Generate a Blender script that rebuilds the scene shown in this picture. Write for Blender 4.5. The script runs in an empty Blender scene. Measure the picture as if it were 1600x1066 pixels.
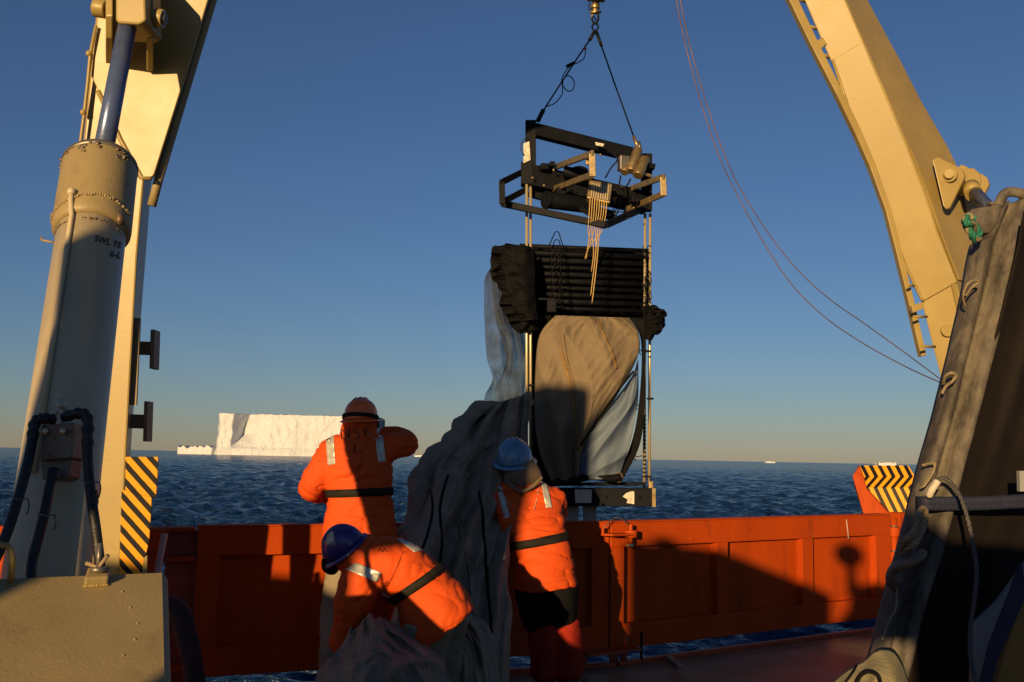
import bpy, bmesh, math, random
import numpy as np
from mathutils import Vector, Matrix, noise
from mathutils.bvhtree import BVHTree
random.seed(7); np.random.seed(7)
SC = bpy.context.scene
COL = SC.collection

# ------------------------------------------------------------------ camera
FOC = 1600*35/36.0
PITCH = math.atan(181/FOC); ROLL = math.radians(1.07); EYE = Vector((0, 0, 1.7))
cF = Vector((0, math.cos(PITCH), math.sin(PITCH))); cU0 = Vector((0, -math.sin(PITCH), math.cos(PITCH))); cR0 = Vector((1, 0, 0))
cR = cR0*math.cos(ROLL)+cU0*math.sin(ROLL); cU = cU0*math.cos(ROLL)-cR0*math.sin(ROLL)
cam = bpy.data.cameras.new('camera'); cam.lens = 35; cam.sensor_width = 36; cam.clip_start = 0.05; cam.clip_end = 100000
co = bpy.data.objects.new('camera', cam); COL.objects.link(co)
m3 = Matrix((cR, cU, -cF)).transposed(); co.matrix_world = Matrix.Translation(EYE) @ m3.to_4x4()
SC.camera = co
# ------------------------------------------------------------------ light
SUN_AZ = math.radians(20.8); SUN_EL = math.radians(8.5)
LDIR = Vector((math.sin(SUN_AZ)*math.cos(SUN_EL), math.cos(SUN_AZ)*math.cos(SUN_EL), -math.sin(SUN_EL)))
sun = bpy.data.lights.new('sun', 'SUN'); sun.energy = 5.0; sun.angle = math.radians(0.6); sun.color = (1.0, 0.66, 0.30)
so = bpy.data.objects.new('sun', sun); COL.objects.link(so)
so.rotation_euler = LDIR.to_track_quat('-Z', 'Y').to_euler()
w = bpy.data.worlds.new('World'); SC.world = w; w.use_nodes = True
nt = w.node_tree; bg = nt.nodes['Background']
sky = nt.nodes.new('ShaderNodeTexSky'); sky.sky_type = 'NISHITA'; sky.sun_disc = False
sky.sun_elevation = SUN_EL; sky.sun_rotation = math.atan2(-LDIR.x, -LDIR.y)
sky.altitude = 0; sky.air_density = 1.0; sky.dust_density = 0.1; sky.ozone_density = 4.0
wb = nt.nodes.new('ShaderNodeMix'); wb.data_type = 'RGBA'; wb.blend_type = 'MULTIPLY'; wb.inputs[0].default_value = 1; wb.inputs[7].default_value = (1.13, 1.0, 1.10, 1)   # the camera's white balance
nt.links.new(sky.outputs[0], wb.inputs[6]); nt.links.new(wb.outputs[2], bg.inputs[0]); bg.inputs[1].default_value = 0.058
SC.view_settings.view_transform = 'Standard'; SC.view_settings.look = 'None'
SC.view_settings.exposure = 0.3; SC.view_settings.gamma = 1.0; SC.view_settings.use_curve_mapping = False

# ------------------------------------------------------------------ projection helpers (lay-out measured from the photograph)
def ray(px, py): return cF*FOC + cR*(px-800) + cU*(533-py)
def at(px, py, D):
    d = ray(px, py); return EYE + d*(D/d.y)
def atz(px, py, z):
    d = ray(px, py); return EYE + d*((z-1.7)/d.z)
def onpl(px, py, p0, n):
    d = ray(px, py); return EYE + d*((Vector(p0)-EYE).dot(n)/d.dot(n))
def pxm(D): return D/FOC       # metres per photo pixel at distance D

# ------------------------------------------------------------------ materials
MATS = {}
def mat(name, col, rough=0.5, metal=0.0, var=0.12, vscale=3.0, bump=0.0, bscale=60.0, dirt=None, dscale=2.0, damt=0.5, dlo=0.52, dhi=0.66,
        spec=0.5, fine=None, coat=0.0, stretch=None, trans=0.0, sheen=0.0):
    if name in MATS: return MATS[name]
    m = bpy.data.materials.new(name); m.use_nodes = True; t = m.node_tree; N = t.nodes; L = t.links
    b = N['Principled BSDF']; tc = N.new('ShaderNodeTexCoord'); mp = N.new('ShaderNodeMapping')
    L.new(tc.outputs['Object'], mp.inputs[0])
    if stretch: mp.inputs['Scale'].default_value = stretch
    n1 = N.new('ShaderNodeTexNoise'); n1.inputs['Scale'].default_value = vscale; n1.inputs['Detail'].default_value = 6; n1.inputs['Roughness'].default_value = 0.6
    L.new(mp.outputs[0], n1.inputs['Vector'])
    mr = N.new('ShaderNodeMapRange'); mr.inputs['From Min'].default_value = 0.3; mr.inputs['From Max'].default_value = 0.7
    mr.inputs['To Min'].default_value = 1-var; mr.inputs['To Max'].default_value = 1+var; L.new(n1.outputs['Fac'], mr.inputs[0])
    mx = N.new('ShaderNodeMix'); mx.data_type = 'RGBA'; mx.blend_type = 'MULTIPLY'; mx.inputs[0].default_value = 1
    mx.inputs[6].default_value = (*col, 1); L.new(mr.outputs[0], mx.inputs[7]); last = mx.outputs[2]
    if dirt:
        n2 = N.new('ShaderNodeTexNoise'); n2.inputs['Scale'].default_value = dscale; n2.inputs['Detail'].default_value = 9; n2.inputs['Roughness'].default_value = 0.7
        L.new(mp.outputs[0], n2.inputs['Vector'])
        r2 = N.new('ShaderNodeMapRange'); r2.inputs['From Min'].default_value = dlo; r2.inputs['From Max'].default_value = dhi
        r2.inputs['To Min'].default_value = 0; r2.inputs['To Max'].default_value = damt; L.new(n2.outputs['Fac'], r2.inputs[0])
        m2 = N.new('ShaderNodeMix'); m2.data_type = 'RGBA'; L.new(r2.outputs[0], m2.inputs[0]); L.new(last, m2.inputs[6]); m2.inputs[7].default_value = (*dirt, 1); last = m2.outputs[2]
    L.new(last, b.inputs['Base Color'])
    rr = N.new('ShaderNodeMapRange'); rr.inputs['To Min'].default_value = max(0, rough-0.1); rr.inputs['To Max'].default_value = min(1, rough+0.1)
    L.new(n1.outputs['Fac'], rr.inputs[0]); L.new(rr.outputs[0], b.inputs['Roughness'])
    b.inputs['Metallic'].default_value = metal; b.inputs['Specular IOR Level'].default_value = spec
    if coat: b.inputs['Coat Weight'].default_value = coat; b.inputs['Coat Roughness'].default_value = 0.15
    if sheen: b.inputs['Sheen Weight'].default_value = sheen
    if bump > 0:
        n3 = N.new('ShaderNodeTexNoise'); n3.inputs['Scale'].default_value = bscale; n3.inputs['Detail'].default_value = 5; L.new(mp.outputs[0], n3.inputs['Vector'])
        bp = N.new('ShaderNodeBump'); bp.inputs['Strength'].default_value = bump; bp.inputs['Distance'].default_value = 0.01
        L.new(n3.outputs['Fac'], bp.inputs['Height']); L.new(bp.outputs[0], b.inputs['Normal'])
    if trans > 0:   # thin see-through netting
        tr = N.new('ShaderNodeBsdfTransparent'); tl = N.new('ShaderNodeBsdfTranslucent'); tl.inputs[0].default_value = (*col, 1)
        ms = N.new('ShaderNodeMixShader'); ms.inputs[0].default_value = 0.35; L.new(b.outputs[0], ms.inputs[1]); L.new(tl.outputs[0], ms.inputs[2])
        m4 = N.new('ShaderNodeMixShader'); L.new(ms.outputs[0], m4.inputs[1]); L.new(tr.outputs[0], m4.inputs[2])
        r4 = N.new('ShaderNodeMapRange'); r4.inputs['From Min'].default_value = .35; r4.inputs['From Max'].default_value = .65
        r4.inputs['To Min'].default_value = max(0, trans-.18); r4.inputs['To Max'].default_value = min(1, trans+.18)
        L.new(n1.outputs['Fac'], r4.inputs[0]); L.new(r4.outputs[0], m4.inputs[0]); L.new(m4.outputs[0], N['Material Output'].inputs[0])
    MATS[name] = m; return m

def stripe_mat(name, cy, cb, zig=False):
    m = bpy.data.materials.new(name); m.use_nodes = True; t = m.node_tree; N = t.nodes; L = t.links; b = N['Principled BSDF']
    uv = N.new('ShaderNodeUVMap'); sp = N.new('ShaderNodeSeparateXYZ'); L.new(uv.outputs[0], sp.inputs[0])
    fr = N.new('ShaderNodeMath'); fr.operation = 'FRACT'; L.new(sp.outputs[0], fr.inputs[0])
    nz = N.new('ShaderNodeTexNoise'); nz.inputs['Scale'].default_value = 40; tc = N.new('ShaderNodeTexCoord'); L.new(tc.outputs['Object'], nz.inputs['Vector']); nz.inputs['Detail'].default_value = 8
    ad = N.new('ShaderNodeMath'); ad.operation = 'MULTIPLY_ADD'; ad.inputs[1].default_value = 0.08; L.new(nz.outputs['Fac'], ad.inputs[0]); L.new(fr.outputs[0], ad.inputs[2])
    gt = N.new('ShaderNodeMath'); gt.operation = 'GREATER_THAN'; gt.inputs[1].default_value = 0.56; L.new(ad.outputs[0], gt.inputs[0])
    mx = N.new('ShaderNodeMix'); mx.data_type = 'RGBA'; L.new(gt.outputs[0], mx.inputs[0]); mx.inputs[6].default_value = (*cy, 1); mx.inputs[7].default_value = (*cb, 1)
    L.new(mx.outputs[2], b.inputs['Base Color']); b.inputs['Roughness'].default_value = 0.5; b.inputs['Specular IOR Level'].default_value = .2
    MATS[name] = m; return m

CREAM = mat('cream_paint', (.315, .235, .076), .42, var=.10, bump=.05, bscale=60, dirt=(.27, .17, .07), dscale=1.6, damt=.5, dlo=.58, dhi=.75)
CREAM2 = mat('cream_paint_weathered', (.30, .235, .11), .5, var=.1, bump=.15, bscale=80, dirt=(.17, .11, .05), dscale=5, damt=.45, dlo=.55, dhi=.72, stretch=(1, 1, .35))
WHITEG = mat('pale_cylinder_paint', (.50, .42, .26), .4, var=.08, bump=.1, bscale=70, dirt=(.20, .14, .07), dscale=6, damt=.35, dlo=.56, dhi=.75, stretch=(1, 1, .3))
ORANGE = mat('orange_hull_paint', (.42, .056, .004), .62, spec=.14, var=.16, vscale=2.0, bump=.2, bscale=50, dirt=(.13, .028, .012), dscale=7, damt=.65, dlo=.56, dhi=.70, stretch=(1, 1, .22))
ORANGE_D = mat('dark_orange_paint', (.36, .05, .012), .5, var=.2, bump=.2, bscale=40, dirt=(.06, .02, .01), dscale=5, damt=.7)
DECK = mat('deck_paint', (.20, .15, .095), .42, spec=.4, var=.4, vscale=2.2, bump=.25, bscale=35, dirt=(.14, .11, .08), dscale=1.3, damt=.6, dlo=.48, dhi=.7)
SUIT = mat('orange_float_suit', (.62, .078, .010), .7, spec=.2, var=.10, vscale=5, bump=.5, bscale=24, dirt=(.35, .06, .02), dscale=7, damt=.35, dlo=.55, dhi=.8)
RED = mat('red_trousers', (.30, .022, .010), .85, spec=.15, var=.2, vscale=6, bump=.3, bscale=30)
TAPE = mat('reflective_tape', (.52, .52, .46), .3, metal=.25, var=.12, vscale=20, bump=.1, bscale=120)
BELT = mat('dark_belt_webbing', (.015, .013, .009), .75, spec=.2, var=.2, vscale=30)
BLACK = mat('black_cloth', (.0055, .0055, .006), .8, var=.4, vscale=8, bump=.4, bscale=30, spec=.12)
BLACKP = mat('black_frame_paint', (.004, .005, .008), .62, var=.4, vscale=12, bump=.1, bscale=90, dirt=(.05, .042, .03), dscale=14, damt=.35, dlo=.66, dhi=.74, spec=.15)
BOOT = mat('black_rubber', (.02, .02, .02), .5)
KHAKI = mat('khaki_trousers', (.24, .20, .13), .8, var=.15, vscale=7, bump=.4, bscale=40)
HOODB = mat('brown_fleece', (.17, .12, .075), .9, var=.15, vscale=14, bump=.6, bscale=60)
HELM_O = mat('orange_helmet', (.80, .15, .02), .25, var=.08, coat=.4)
HELM_B = mat('blue_helmet', (.09, .22, .36), .25, var=.15, vscale=9, coat=.4, dirt=(.20, .22, .22), dscale=12, damt=.3)
HELM_P = mat('purple_helmet', (.035, .02, .16), .25, var=.15, vscale=9, coat=.4)
SKIN = mat('skin', (.45, .25, .17), .55, var=.08)
GLOVE = mat('dark_glove', (.06, .05, .04), .8)
STEEL = mat('bright_steel', (.60, .50, .30), .35, metal=.45, var=.1)
STEELD = mat('dull_steel', (.22, .20, .17), .45, metal=.7, var=.25, vscale=14)
BRASSY = mat('tarnished_steel', (.36, .27, .13), .38, metal=.75, var=.25, vscale=18)
CHROME = mat('sky_tinted_chrome', (.09, .13, .26), .28, metal=.35, var=.08, stretch=(1, 1, 8))  # blue of the reflected sky put into the base colour
NETTAN = mat('tan_net_fabric', (.19, .145, .09), .85, var=.14, vscale=5, bump=.5, bscale=240, dirt=(.12, .09, .05), dscale=3, damt=.4)
NETGREY = mat('grey_net_fabric', (.30, .235, .165), .9, spec=.15, var=.22, vscale=9, bump=.9, bscale=90, dirt=(.15, .13, .105), dscale=2.5, damt=.5, dlo=.45, dhi=.7)
NETSEE = mat('sheer_net', (.06, .072, .09), .7, var=.3, vscale=3.5, bump=.3, bscale=200, trans=.58)
NETPALE = mat('pale_sheer_net', (.20, .26, .34), .6, var=.12, vscale=3.0, bump=.3, bscale=200, trans=.12)
SEAM = mat('ochre_seam', (.22, .13, .04), .8, var=.3, vscale=40)
CORD = mat('yellow_cord', (.50, .34, .12), .6, var=.2, vscale=50)
ROPE = mat('tan_rope', (.26, .20, .12), .8, var=.25, vscale=60, bump=.5, bscale=120)
ROPEG = mat('green_rope', (.015, .16, .10), .7, var=.3, vscale=60, bump=.5, bscale=120)
WIRE = mat('wire_rope', (.085, .08, .08), .5, metal=.3, var=.3, vscale=80, bump=.6, bscale=150)
CABLE = mat('red_brown_cable', (.17, .10, .075), .6, var=.6, vscale=2.2)
HOSE = mat('black_hose', (.008, .008, .009), .5, var=.4, vscale=30, bump=.4, bscale=80)
VALVE = mat('rusty_valve_block', (.16, .135, .10), .5, metal=.3, var=.2, dirt=(.16, .06, .02), dscale=9, damt=.8, dlo=.48, dhi=.62, bump=.3, bscale=50)
BROWNM = mat('brown_bracket_paint', (.26, .19, .10), .55, var=.15)
GALV = mat('galvanised_weathered', (.12, .103, .078), .75, metal=.05, var=.5, vscale=14, bump=.45, bscale=50, dirt=(.035, .03, .026), dscale=9, damt=.85, dlo=.45, dhi=.6, stretch=(1, 1, .5))
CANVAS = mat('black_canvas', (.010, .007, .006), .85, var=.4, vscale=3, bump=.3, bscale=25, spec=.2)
STRAPB = mat('navy_strap', (.010, .014, .040), .7, var=.2, vscale=25, bump=.3, bscale=150)
PALE = mat('pale_grey_panel', (.24, .25, .25), .6, var=.1)
YBOARD = mat('yellow_brown_board', (.22, .12, .02), .6, var=.2)
BAG = mat('olive_canvas', (.26, .23, .12), .85, var=.12, vscale=8, bump=.4, bscale=90)
LABEL = mat('worn_white_label', (.60, .55, .44), .6, var=.15, vscale=20, dirt=(.12, .10, .08), dscale=22, damt=.6)
PIPEW = mat('pale_pink_hose', (.50, .36, .30), .5, var=.1)
TARP = mat('dark_red_tarp', (.035, .008, .006), .8, var=.25, bump=.4, bscale=25)
INK = mat('black_ink', (.02, .012, .01), .7)
STRIPE = stripe_mat('hazard_stripes', (.80, .36, .02), (.012, .012, .014))

def water_mat():
    m = bpy.data.materials.new('sea_water'); m.use_nodes = True; t = m.node_tree; N = t.nodes; L = t.links; b = N['Principled BSDF']
    b.inputs['Base Color'].default_value = (.005, .026, .080, 1); b.inputs['Roughness'].default_value = .14; b.inputs['IOR'].default_value = 1.33
    tc = N.new('ShaderNodeTexCoord'); prev = None
    for sc, ds, st in ((.09, 5.0, 1), (.45, 1.9, 1), (1.6, .42, 1), (5.0, .07, 1)):
        mp = N.new('ShaderNodeMapping'); mp.inputs['Scale'].default_value = (.75, 1.25, 1); mp.inputs['Rotation'].default_value = (0, 0, .25); L.new(tc.outputs['Object'], mp.inputs[0])
        n = N.new('ShaderNodeTexNoise'); n.inputs['Scale'].default_value = sc; n.inputs['Detail'].default_value = 4; n.inputs['Roughness'].default_value = .55; L.new(mp.outputs[0], n.inputs['Vector'])
        bp = N.new('ShaderNodeBump'); bp.inputs['Strength'].default_value = st; bp.inputs['Distance'].default_value = ds
        L.new(n.outputs['Fac'], bp.inputs['Height'])
        if prev: L.new(prev.outputs[0], bp.inputs['Normal'])
        prev = bp
    L.new(prev.outputs[0], b.inputs['Normal'])
    return m
WATER = water_mat()
def ice_mat():
    m = mat('iceberg_ice', (.56, .60, .66), .7, var=.05, vscale=.03, bump=.0)
    N = m.node_tree.nodes; L = m.node_tree.links; b = N['Principled BSDF']
    tc = N.new('ShaderNodeTexCoord'); n = N.new('ShaderNodeTexNoise'); n.inputs['Scale'].default_value = .10; n.inputs['Detail'].default_value = 8; n.inputs['Roughness'].default_value = .65
    L.new(tc.outputs['Object'], n.inputs['Vector']); bp = N.new('ShaderNodeBump'); bp.inputs['Distance'].default_value = 3.2; bp.inputs['Strength'].default_value = 1.0
    L.new(n.outputs['Fac'], bp.inputs['Height']); L.new(bp.outputs[0], b.inputs['Normal'])
    return m
ICE = ice_mat()

# ------------------------------------------------------------------ object helpers
def empty(name, loc, label, cat, group=None):
    o = bpy.data.objects.new(name, None); o.location = loc; COL.objects.link(o); o.empty_display_size = .2
    o['label'] = label; o['category'] = cat
    if group: o['group'] = group
    return o
def root_of(p):
    while p.parent: p = p.parent
    return p
class MB:
    def __init__(s): s.v = []; s.f = []; s.sm = []; s.uv = None
    def add(s, vs, fs, smooth=False):
        k = len(s.v); s.v += [tuple(v) for v in vs]; s.f += [tuple(i+k for i in f) for f in fs]; s.sm += [smooth]*len(fs); return s
    def prism(s, pts, ext):
        ext = Vector(ext); n = len(pts); vs = [Vector(p) for p in pts]+[Vector(p)+ext for p in pts]
        nrm = Vector((0, 0, 0))
        for i in range(n): nrm += vs[i].cross(vs[(i+1) % n])
        fs = [tuple(range(n)), tuple(range(2*n-1, n-1, -1))]+[(i, i+n, (i+1) % n+n, (i+1) % n) for i in range(n)]
        if nrm.dot(ext) > 0: fs = [tuple(reversed(f)) for f in fs]
        return s.add(vs, fs)
    def slab(s, px, p0, n, th):            # outline measured on a plane, given real thickness backwards
        n = Vector(n).normalized(); q = [onpl(x, y, p0, n) for x, y in px]
        if n.dot(Vector(p0)-EYE) > 0: n = -n
        return s.prism(q, -n*th)
    def beam(s, a, b, w, h, up=(0, 0, 1)):
        a = Vector(a); b = Vector(b); d = (b-a).normalized(); x = d.cross(Vector(up))
        if x.length < 1e-4: x = d.cross(Vector((1, 0, 0)))
        x.normalize(); y = x.cross(d).normalized()
        c = [x*w/2+y*h/2, -x*w/2+y*h/2, -x*w/2-y*h/2, x*w/2-y*h/2]
        return s.prism([a+k for k in c], b-a)
    def box(s, c, sx, sy, sz, rz=0):
        c = Vector(c); d = Vector((math.cos(rz), math.sin(rz), 0))
        return s.beam(c-d*sx/2, c+d*sx/2, sy, sz)
    def tube(s, pts, r, seg=10, cap=True, flat=1.0):
        pts = [Vector(p) for p in pts]; n = len(pts); rs = r if isinstance(r, (list, tuple)) else [r]*n
        vs = []; prev = None
        for i, p in enumerate(pts):
            t = (pts[min(i+1, n-1)]-pts[max(i-1, 0)]).normalized()
            if prev is None:
                x = t.cross(Vector((0, 0, 1)))
                if x.length < .05: x = t.cross(Vector((1, 0, 0)))
            else: x = prev-t*prev.dot(t)
            x.normalize(); prev = x; y = t.cross(x)
            for k in range(seg):
                a = 2*math.pi*k/seg; vs.append(p+(x*math.cos(a)+y*math.sin(a)*flat)*rs[i])
        fs = [(i*seg+k, i*seg+(k+1) % seg, (i+1)*seg+(k+1) % seg, (i+1)*seg+k) for i in range(n-1) for k in range(seg)]
        s.add(vs, fs, True)
        if cap:
            s.add([vs[k] for k in range(seg)], [tuple(range(seg-1, -1, -1))]); s.add([vs[(n-1)*seg+k] for k in range(seg)], [tuple(range(seg))])
        return s
    def ball(s, c, r, seg=14, rings=9, axes=None, top=1.0, bot=-1.0):
        c = Vector(c)
        if axes is None: axes = (Vector((1, 0, 0)), Vector((0, 1, 0)), Vector((0, 0, 1)))
        rx = r if isinstance(r, (tuple, list)) else (r, r, r)
        a0 = math.asin(bot); a1 = math.asin(top); vs = []
        for i in range(rings+1):
            a = a0+(a1-a0)*i/rings
            for k in range(seg):
                t = 2*math.pi*k/seg
                vs.append(c+axes[0]*rx[0]*math.cos(a)*math.cos(t)+axes[1]*rx[1]*math.cos(a)*math.sin(t)+axes[2]*rx[2]*math.sin(a))
        fs = [(i*seg+k, i*seg+(k+1) % seg, (i+1)*seg+(k+1) % seg, (i+1)*seg+k) for i in range(rings) for k in range(seg)]
        fs += [tuple(range(seg-1, -1, -1)), tuple(rings*seg+k for k in range(seg))]
        return s.add(vs, fs, True)
    def loft(s, rings, smooth=False, cap=True, closed=True):
        n = len(rings[0]); vs = [Vector(p) for r in rings for p in r]; kk = n if closed else n-1
        fs = [(i*n+k, i*n+(k+1) % n, (i+1)*n+(k+1) % n, (i+1)*n+k) for i in range(len(rings)-1) for k in range(kk)]
        s.add(vs, fs, smooth)
        if cap: s.add(rings[0], [tuple(range(n-1, -1, -1))]); s.add(rings[-1], [tuple(range(n))])
        return s
    def grid(s, P, smooth=True):           # P[i][j]
        a = len(P); b = len(P[0]); vs = [p for row in P for p in row]
        return s.add(vs, [(i*b+j, (i+1)*b+j, (i+1)*b+j+1, i*b+j+1) for i in range(a-1) for j in range(b-1)], smooth)
    def mesh(s, name, off=Vector((0, 0, 0))):
        me = bpy.data.meshes.new(name); me.from_pydata([(v[0]-off.x, v[1]-off.y, v[2]-off.z) for v in s.v], [], s.f)
        me.polygons.foreach_set('use_smooth', s.sm)
        me.update(); return me
    def build(s, name, m, parent=None, bevel=0, solid=0, label=None, cat=None, group=None, kind=None, fixn=True):
        off = root_of(parent).location.copy() if parent else Vector((0, 0, 0))
        me = s.mesh(name, off)
        if fixn:
            bm = bmesh.new(); bm.from_mesh(me); bmesh.ops.remove_doubles(bm, verts=bm.verts, dist=1e-5); bmesh.ops.recalc_face_normals(bm, faces=bm.faces); bm.to_mesh(me); bm.free()
        return finish(me, name, m, parent, bevel, solid, label, cat, group, kind)
def finish(me, name, m, parent=None, bevel=0, solid=0, label=None, cat=None, group=None, kind=None):
    o = bpy.data.objects.new(name, me); COL.objects.link(o)
    if m: me.materials.append(m)
    if parent: o.parent = parent
    if bevel:
        b = o.modifiers.new('bevel', 'BEVEL'); b.width = bevel; b.segments = 2; b.limit_method = 'ANGLE'; b.angle_limit = math.radians(35); b.harden_normals = False
    if solid:
        b = o.modifiers.new('solid', 'SOLIDIFY'); b.thickness = solid; b.offset = 0
    if label: o['label'] = label
    if cat: o['category'] = cat
    if group: o['group'] = group
    if kind: o['kind'] = kind
    return o
def uvmesh(o, fn):
    me = o.data; uv = me.uv_layers.new(name='UVMap')
    off = root_of(o).location if o.parent else Vector((0, 0, 0))
    for l in me.loops: uv.data[l.index].uv = fn(me.vertices[l.vertex_index].co+off)
def topx(p):
    d = Vector(p)-EYE; z = d.dot(cF); return 800+FOC*d.dot(cR)/z, 533-FOC*d.dot(cU)/z
def N3(x, y, z, s=1.0): return noise.noise(Vector((x*s, y*s, z*s)))
def spline(pts, n):                       # Catmull-Rom through tuples
    P = [Vector(p) for p in pts]; out = []; m = len(P)-1
    for i in range(n):
        t = i/(n-1)*m; k = min(int(t), m-1); u = t-k
        p0 = P[max(k-1, 0)]; p1 = P[k]; p2 = P[k+1]; p3 = P[min(k+2, m)]
        out.append(0.5*((2*p1)+(p2-p0)*u+(2*p0-5*p1+4*p2-p3)*u*u+(3*p1-p0-3*p2+p3)*u**3))
    return out
def pxs(pts, n):                          # spline of (px,py,D) -> world
    q = spline(pts, n) if n else [Vector(p) for p in pts]; return [at(p.x, p.y, p.z) for p in q]
def interp(tab, v):
    for i in range(len(tab)-1):
        if v <= tab[i+1][0] or i == len(tab)-2:
            a = tab[i]; b = tab[i+1]; t = (v-a[0])/(b[0]-a[0]); return [a[k]+(b[k]-a[k])*t for k in range(1, len(a))]

# ================================================================== SEA, DECK
def build_sea():
    ZS = -3.3; h = 5.0
    dr = .0042; nr = int(math.log(1300/14.0)/dr)+1; R = 14*np.exp(dr*np.arange(nr))
    A = np.radians(np.linspace(-36, 36, 500)); rr, aa = np.meshgrid(R, A, indexing='ij')
    X = rr*np.sin(aa); Y = rr*np.cos(aa); sp = rr*dr; Z = np.zeros_like(X); DX = np.zeros_like(X); DY = np.zeros_like(X)
    rng = np.random.RandomState(3)
    for i in range(80):
        lam = .9*(10/.9)**(rng.rand()**1.1); th = math.radians(rng.normal(55, 55)); k = 2*math.pi/lam; amp = .0125*lam*(1.0 if lam < 3 else (.6 if lam < 6 else .38))
        ph = rng.rand()*6.28; fade = np.clip((lam/sp-2.2)/2, 0, 1)
        q = k*(X*math.cos(th)+Y*math.sin(th))+ph
        Z += fade*amp*(np.cos(q)); DX -= fade*amp*.8*math.cos(th)*np.sin(q); DY -= fade*amp*.8*math.sin(th)*np.sin(q)
    edge = np.clip((1300-rr)/300, 0, 1); Z *= edge
    V = np.stack([X+DX, Y+DY, ZS+Z], -1).reshape(-1, 3)
    n2 = len(A); idx = np.arange(nr*n2).reshape(nr, n2)
    F = np.stack([idx[:-1, :-1], idx[:-1, 1:], idx[1:, 1:], idx[1:, :-1]], -1).reshape(-1, 4)
    me = bpy.data.meshes.new('sea'); me.vertices.add(len(V)); me.vertices.foreach_set('co', V.ravel())
    me.loops.add(F.size); me.polygons.add(len(F)); me.loops.foreach_set('vertex_index', F[:, ::-1].ravel()); me.polygons.foreach_set('loop_start', np.arange(0, F.size, 4)); me.polygons.foreach_set('loop_total', np.full(len(F), 4))
    me.polygons.foreach_set('use_smooth', np.ones(len(F), bool)); me.update(); me.validate()
    finish(me, 'sea', WATER, kind='structure')
    mb = MB(); Rs = [3, 60, 600, 3000, 60000]
    aa = [math.radians(a) for a in range(36, 325, 4)]
    mb.grid([[Vector((r*math.sin(a), r*math.cos(a), ZS)) for a in aa] for r in Rs], False)
    aa = [math.radians(a) for a in range(-36, 37, 4)]
    mb.grid([[Vector((r*math.sin(a), r*math.cos(a), ZS-.0)) for a in aa] for r in (1299, 9000, 60000)], False)
    mb.build('far_sea', WATER, kind='structure')
build_sea()

# gate line
GA = Vector((-2.62, 7.06, 0)); GJ = Vector((.86, 8.55, 0)); GE = Vector((4.06, 10.74, 0))
ZB, ZT = .11, 1.16
nL = Vector(((GJ-GA).y, -(GJ-GA).x, 0)).normalized(); nR = Vector(((GE-GJ).y, -(GE-GJ).x, 0)).normalized()   # towards the deck
dL = (GJ-GA).normalized(); dR = (GE-GJ).normalized()
def build_deck():
    e0 = GA-dL*6; e1 = GE+dR*5
    mb = MB(); off = .07
    pts = [e0+nL*off, GJ+(nL+nR)*.5*off, e1+nR*off, Vector((9, -14, 0)), Vector((-9, -14, 0))]
    mb.prism([Vector((p.x, p.y, 0)) for p in pts], (0, 0, -4.2)); mb.build('deck', DECK, kind='structure')
    lip = MB()
    for a, b, n in ((e0, GJ, nL), (GJ, e1, nR)):
        lip.beam(a+n*(off+.03)+Vector((0, 0, .022)), b+n*(off+.03)+Vector((0, 0, .022)), .06, .04)
    lip.build('deck_edge_lip', ORANGE_D, kind='structure', bevel=.005)
build_deck()

# ================================================================== GATES (hinged bulwark)
def gate(name, A, d, n, x0, x1, panels, label, latch=False):
    root = empty(name, A+d*x0, label, 'gate')
    up = Vector((0, 0, 1)); T = .12; dep = .07
    P = lambda u, z, k=0: A+d*u+up*z-n*k       # k: depth behind deck-side face
    f = MB(); zt, zb = ZT-.205, ZB+.205
    def bar(u0, u1, za, zc, th=T): f.prism([P(u0, za), P(u1, za), P(u1, zc), P(u0, zc)], -n*th)
    bar(x0, x1, zt, ZT); bar(x0, x1, ZB, zb)
    us = [x0]+[v for p in panels for v in p]+[x1]
    for i in range(0, len(us), 2): bar(us[i], us[i+1], zb+.0005, zt-.0005, T-.002)
    f.build('frame', ORANGE, root, bevel=.004)
    for a, b in panels:
        MB().prism([P(a-.01, zb-.01, dep), P(b+.01, zb-.01, dep), P(b+.01, zt+.01, dep), P(a-.01, zt+.01, dep)], -n*.02).build('panel', ORANGE, root)
        for u in (a+.006, b-.006): MB().tube([P(u, zb+.01+(zt-zb-.02)*i/24, dep-.004-.002*(i % 2)) for i in range(25)], .006, 6).build('weld_bead', ORANGE, root)
    c = MB().prism([P(x0, ZT+.001, -.012), P(x1, ZT+.001, -.012), P(x1, ZT+.001, T+.012), P(x0, ZT+.001, T+.012)], (0, 0, .012)); c.build('top_cap', ORANGE, root, bevel=.003)
    return root, P
LLen = (GJ-GA).length; RLen = (GE-GJ).length
rootL, PL = gate('hinged_gate', GA, dL, nL, .44, LLen-.01, [(.60, 1.52), (1.64, 2.52), (2.64, LLen-.17)], 'orange steel bulwark gate on the left, mostly in shadow behind the three workers')
rootR, PR = gate('hinged_gate', GJ, dR, nR, .012, RLen, [(.16, 1.28), (1.42, 2.46), (2.62, 3.62)], 'orange steel bulwark gate on the right with sunlit recessed panels')
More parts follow.
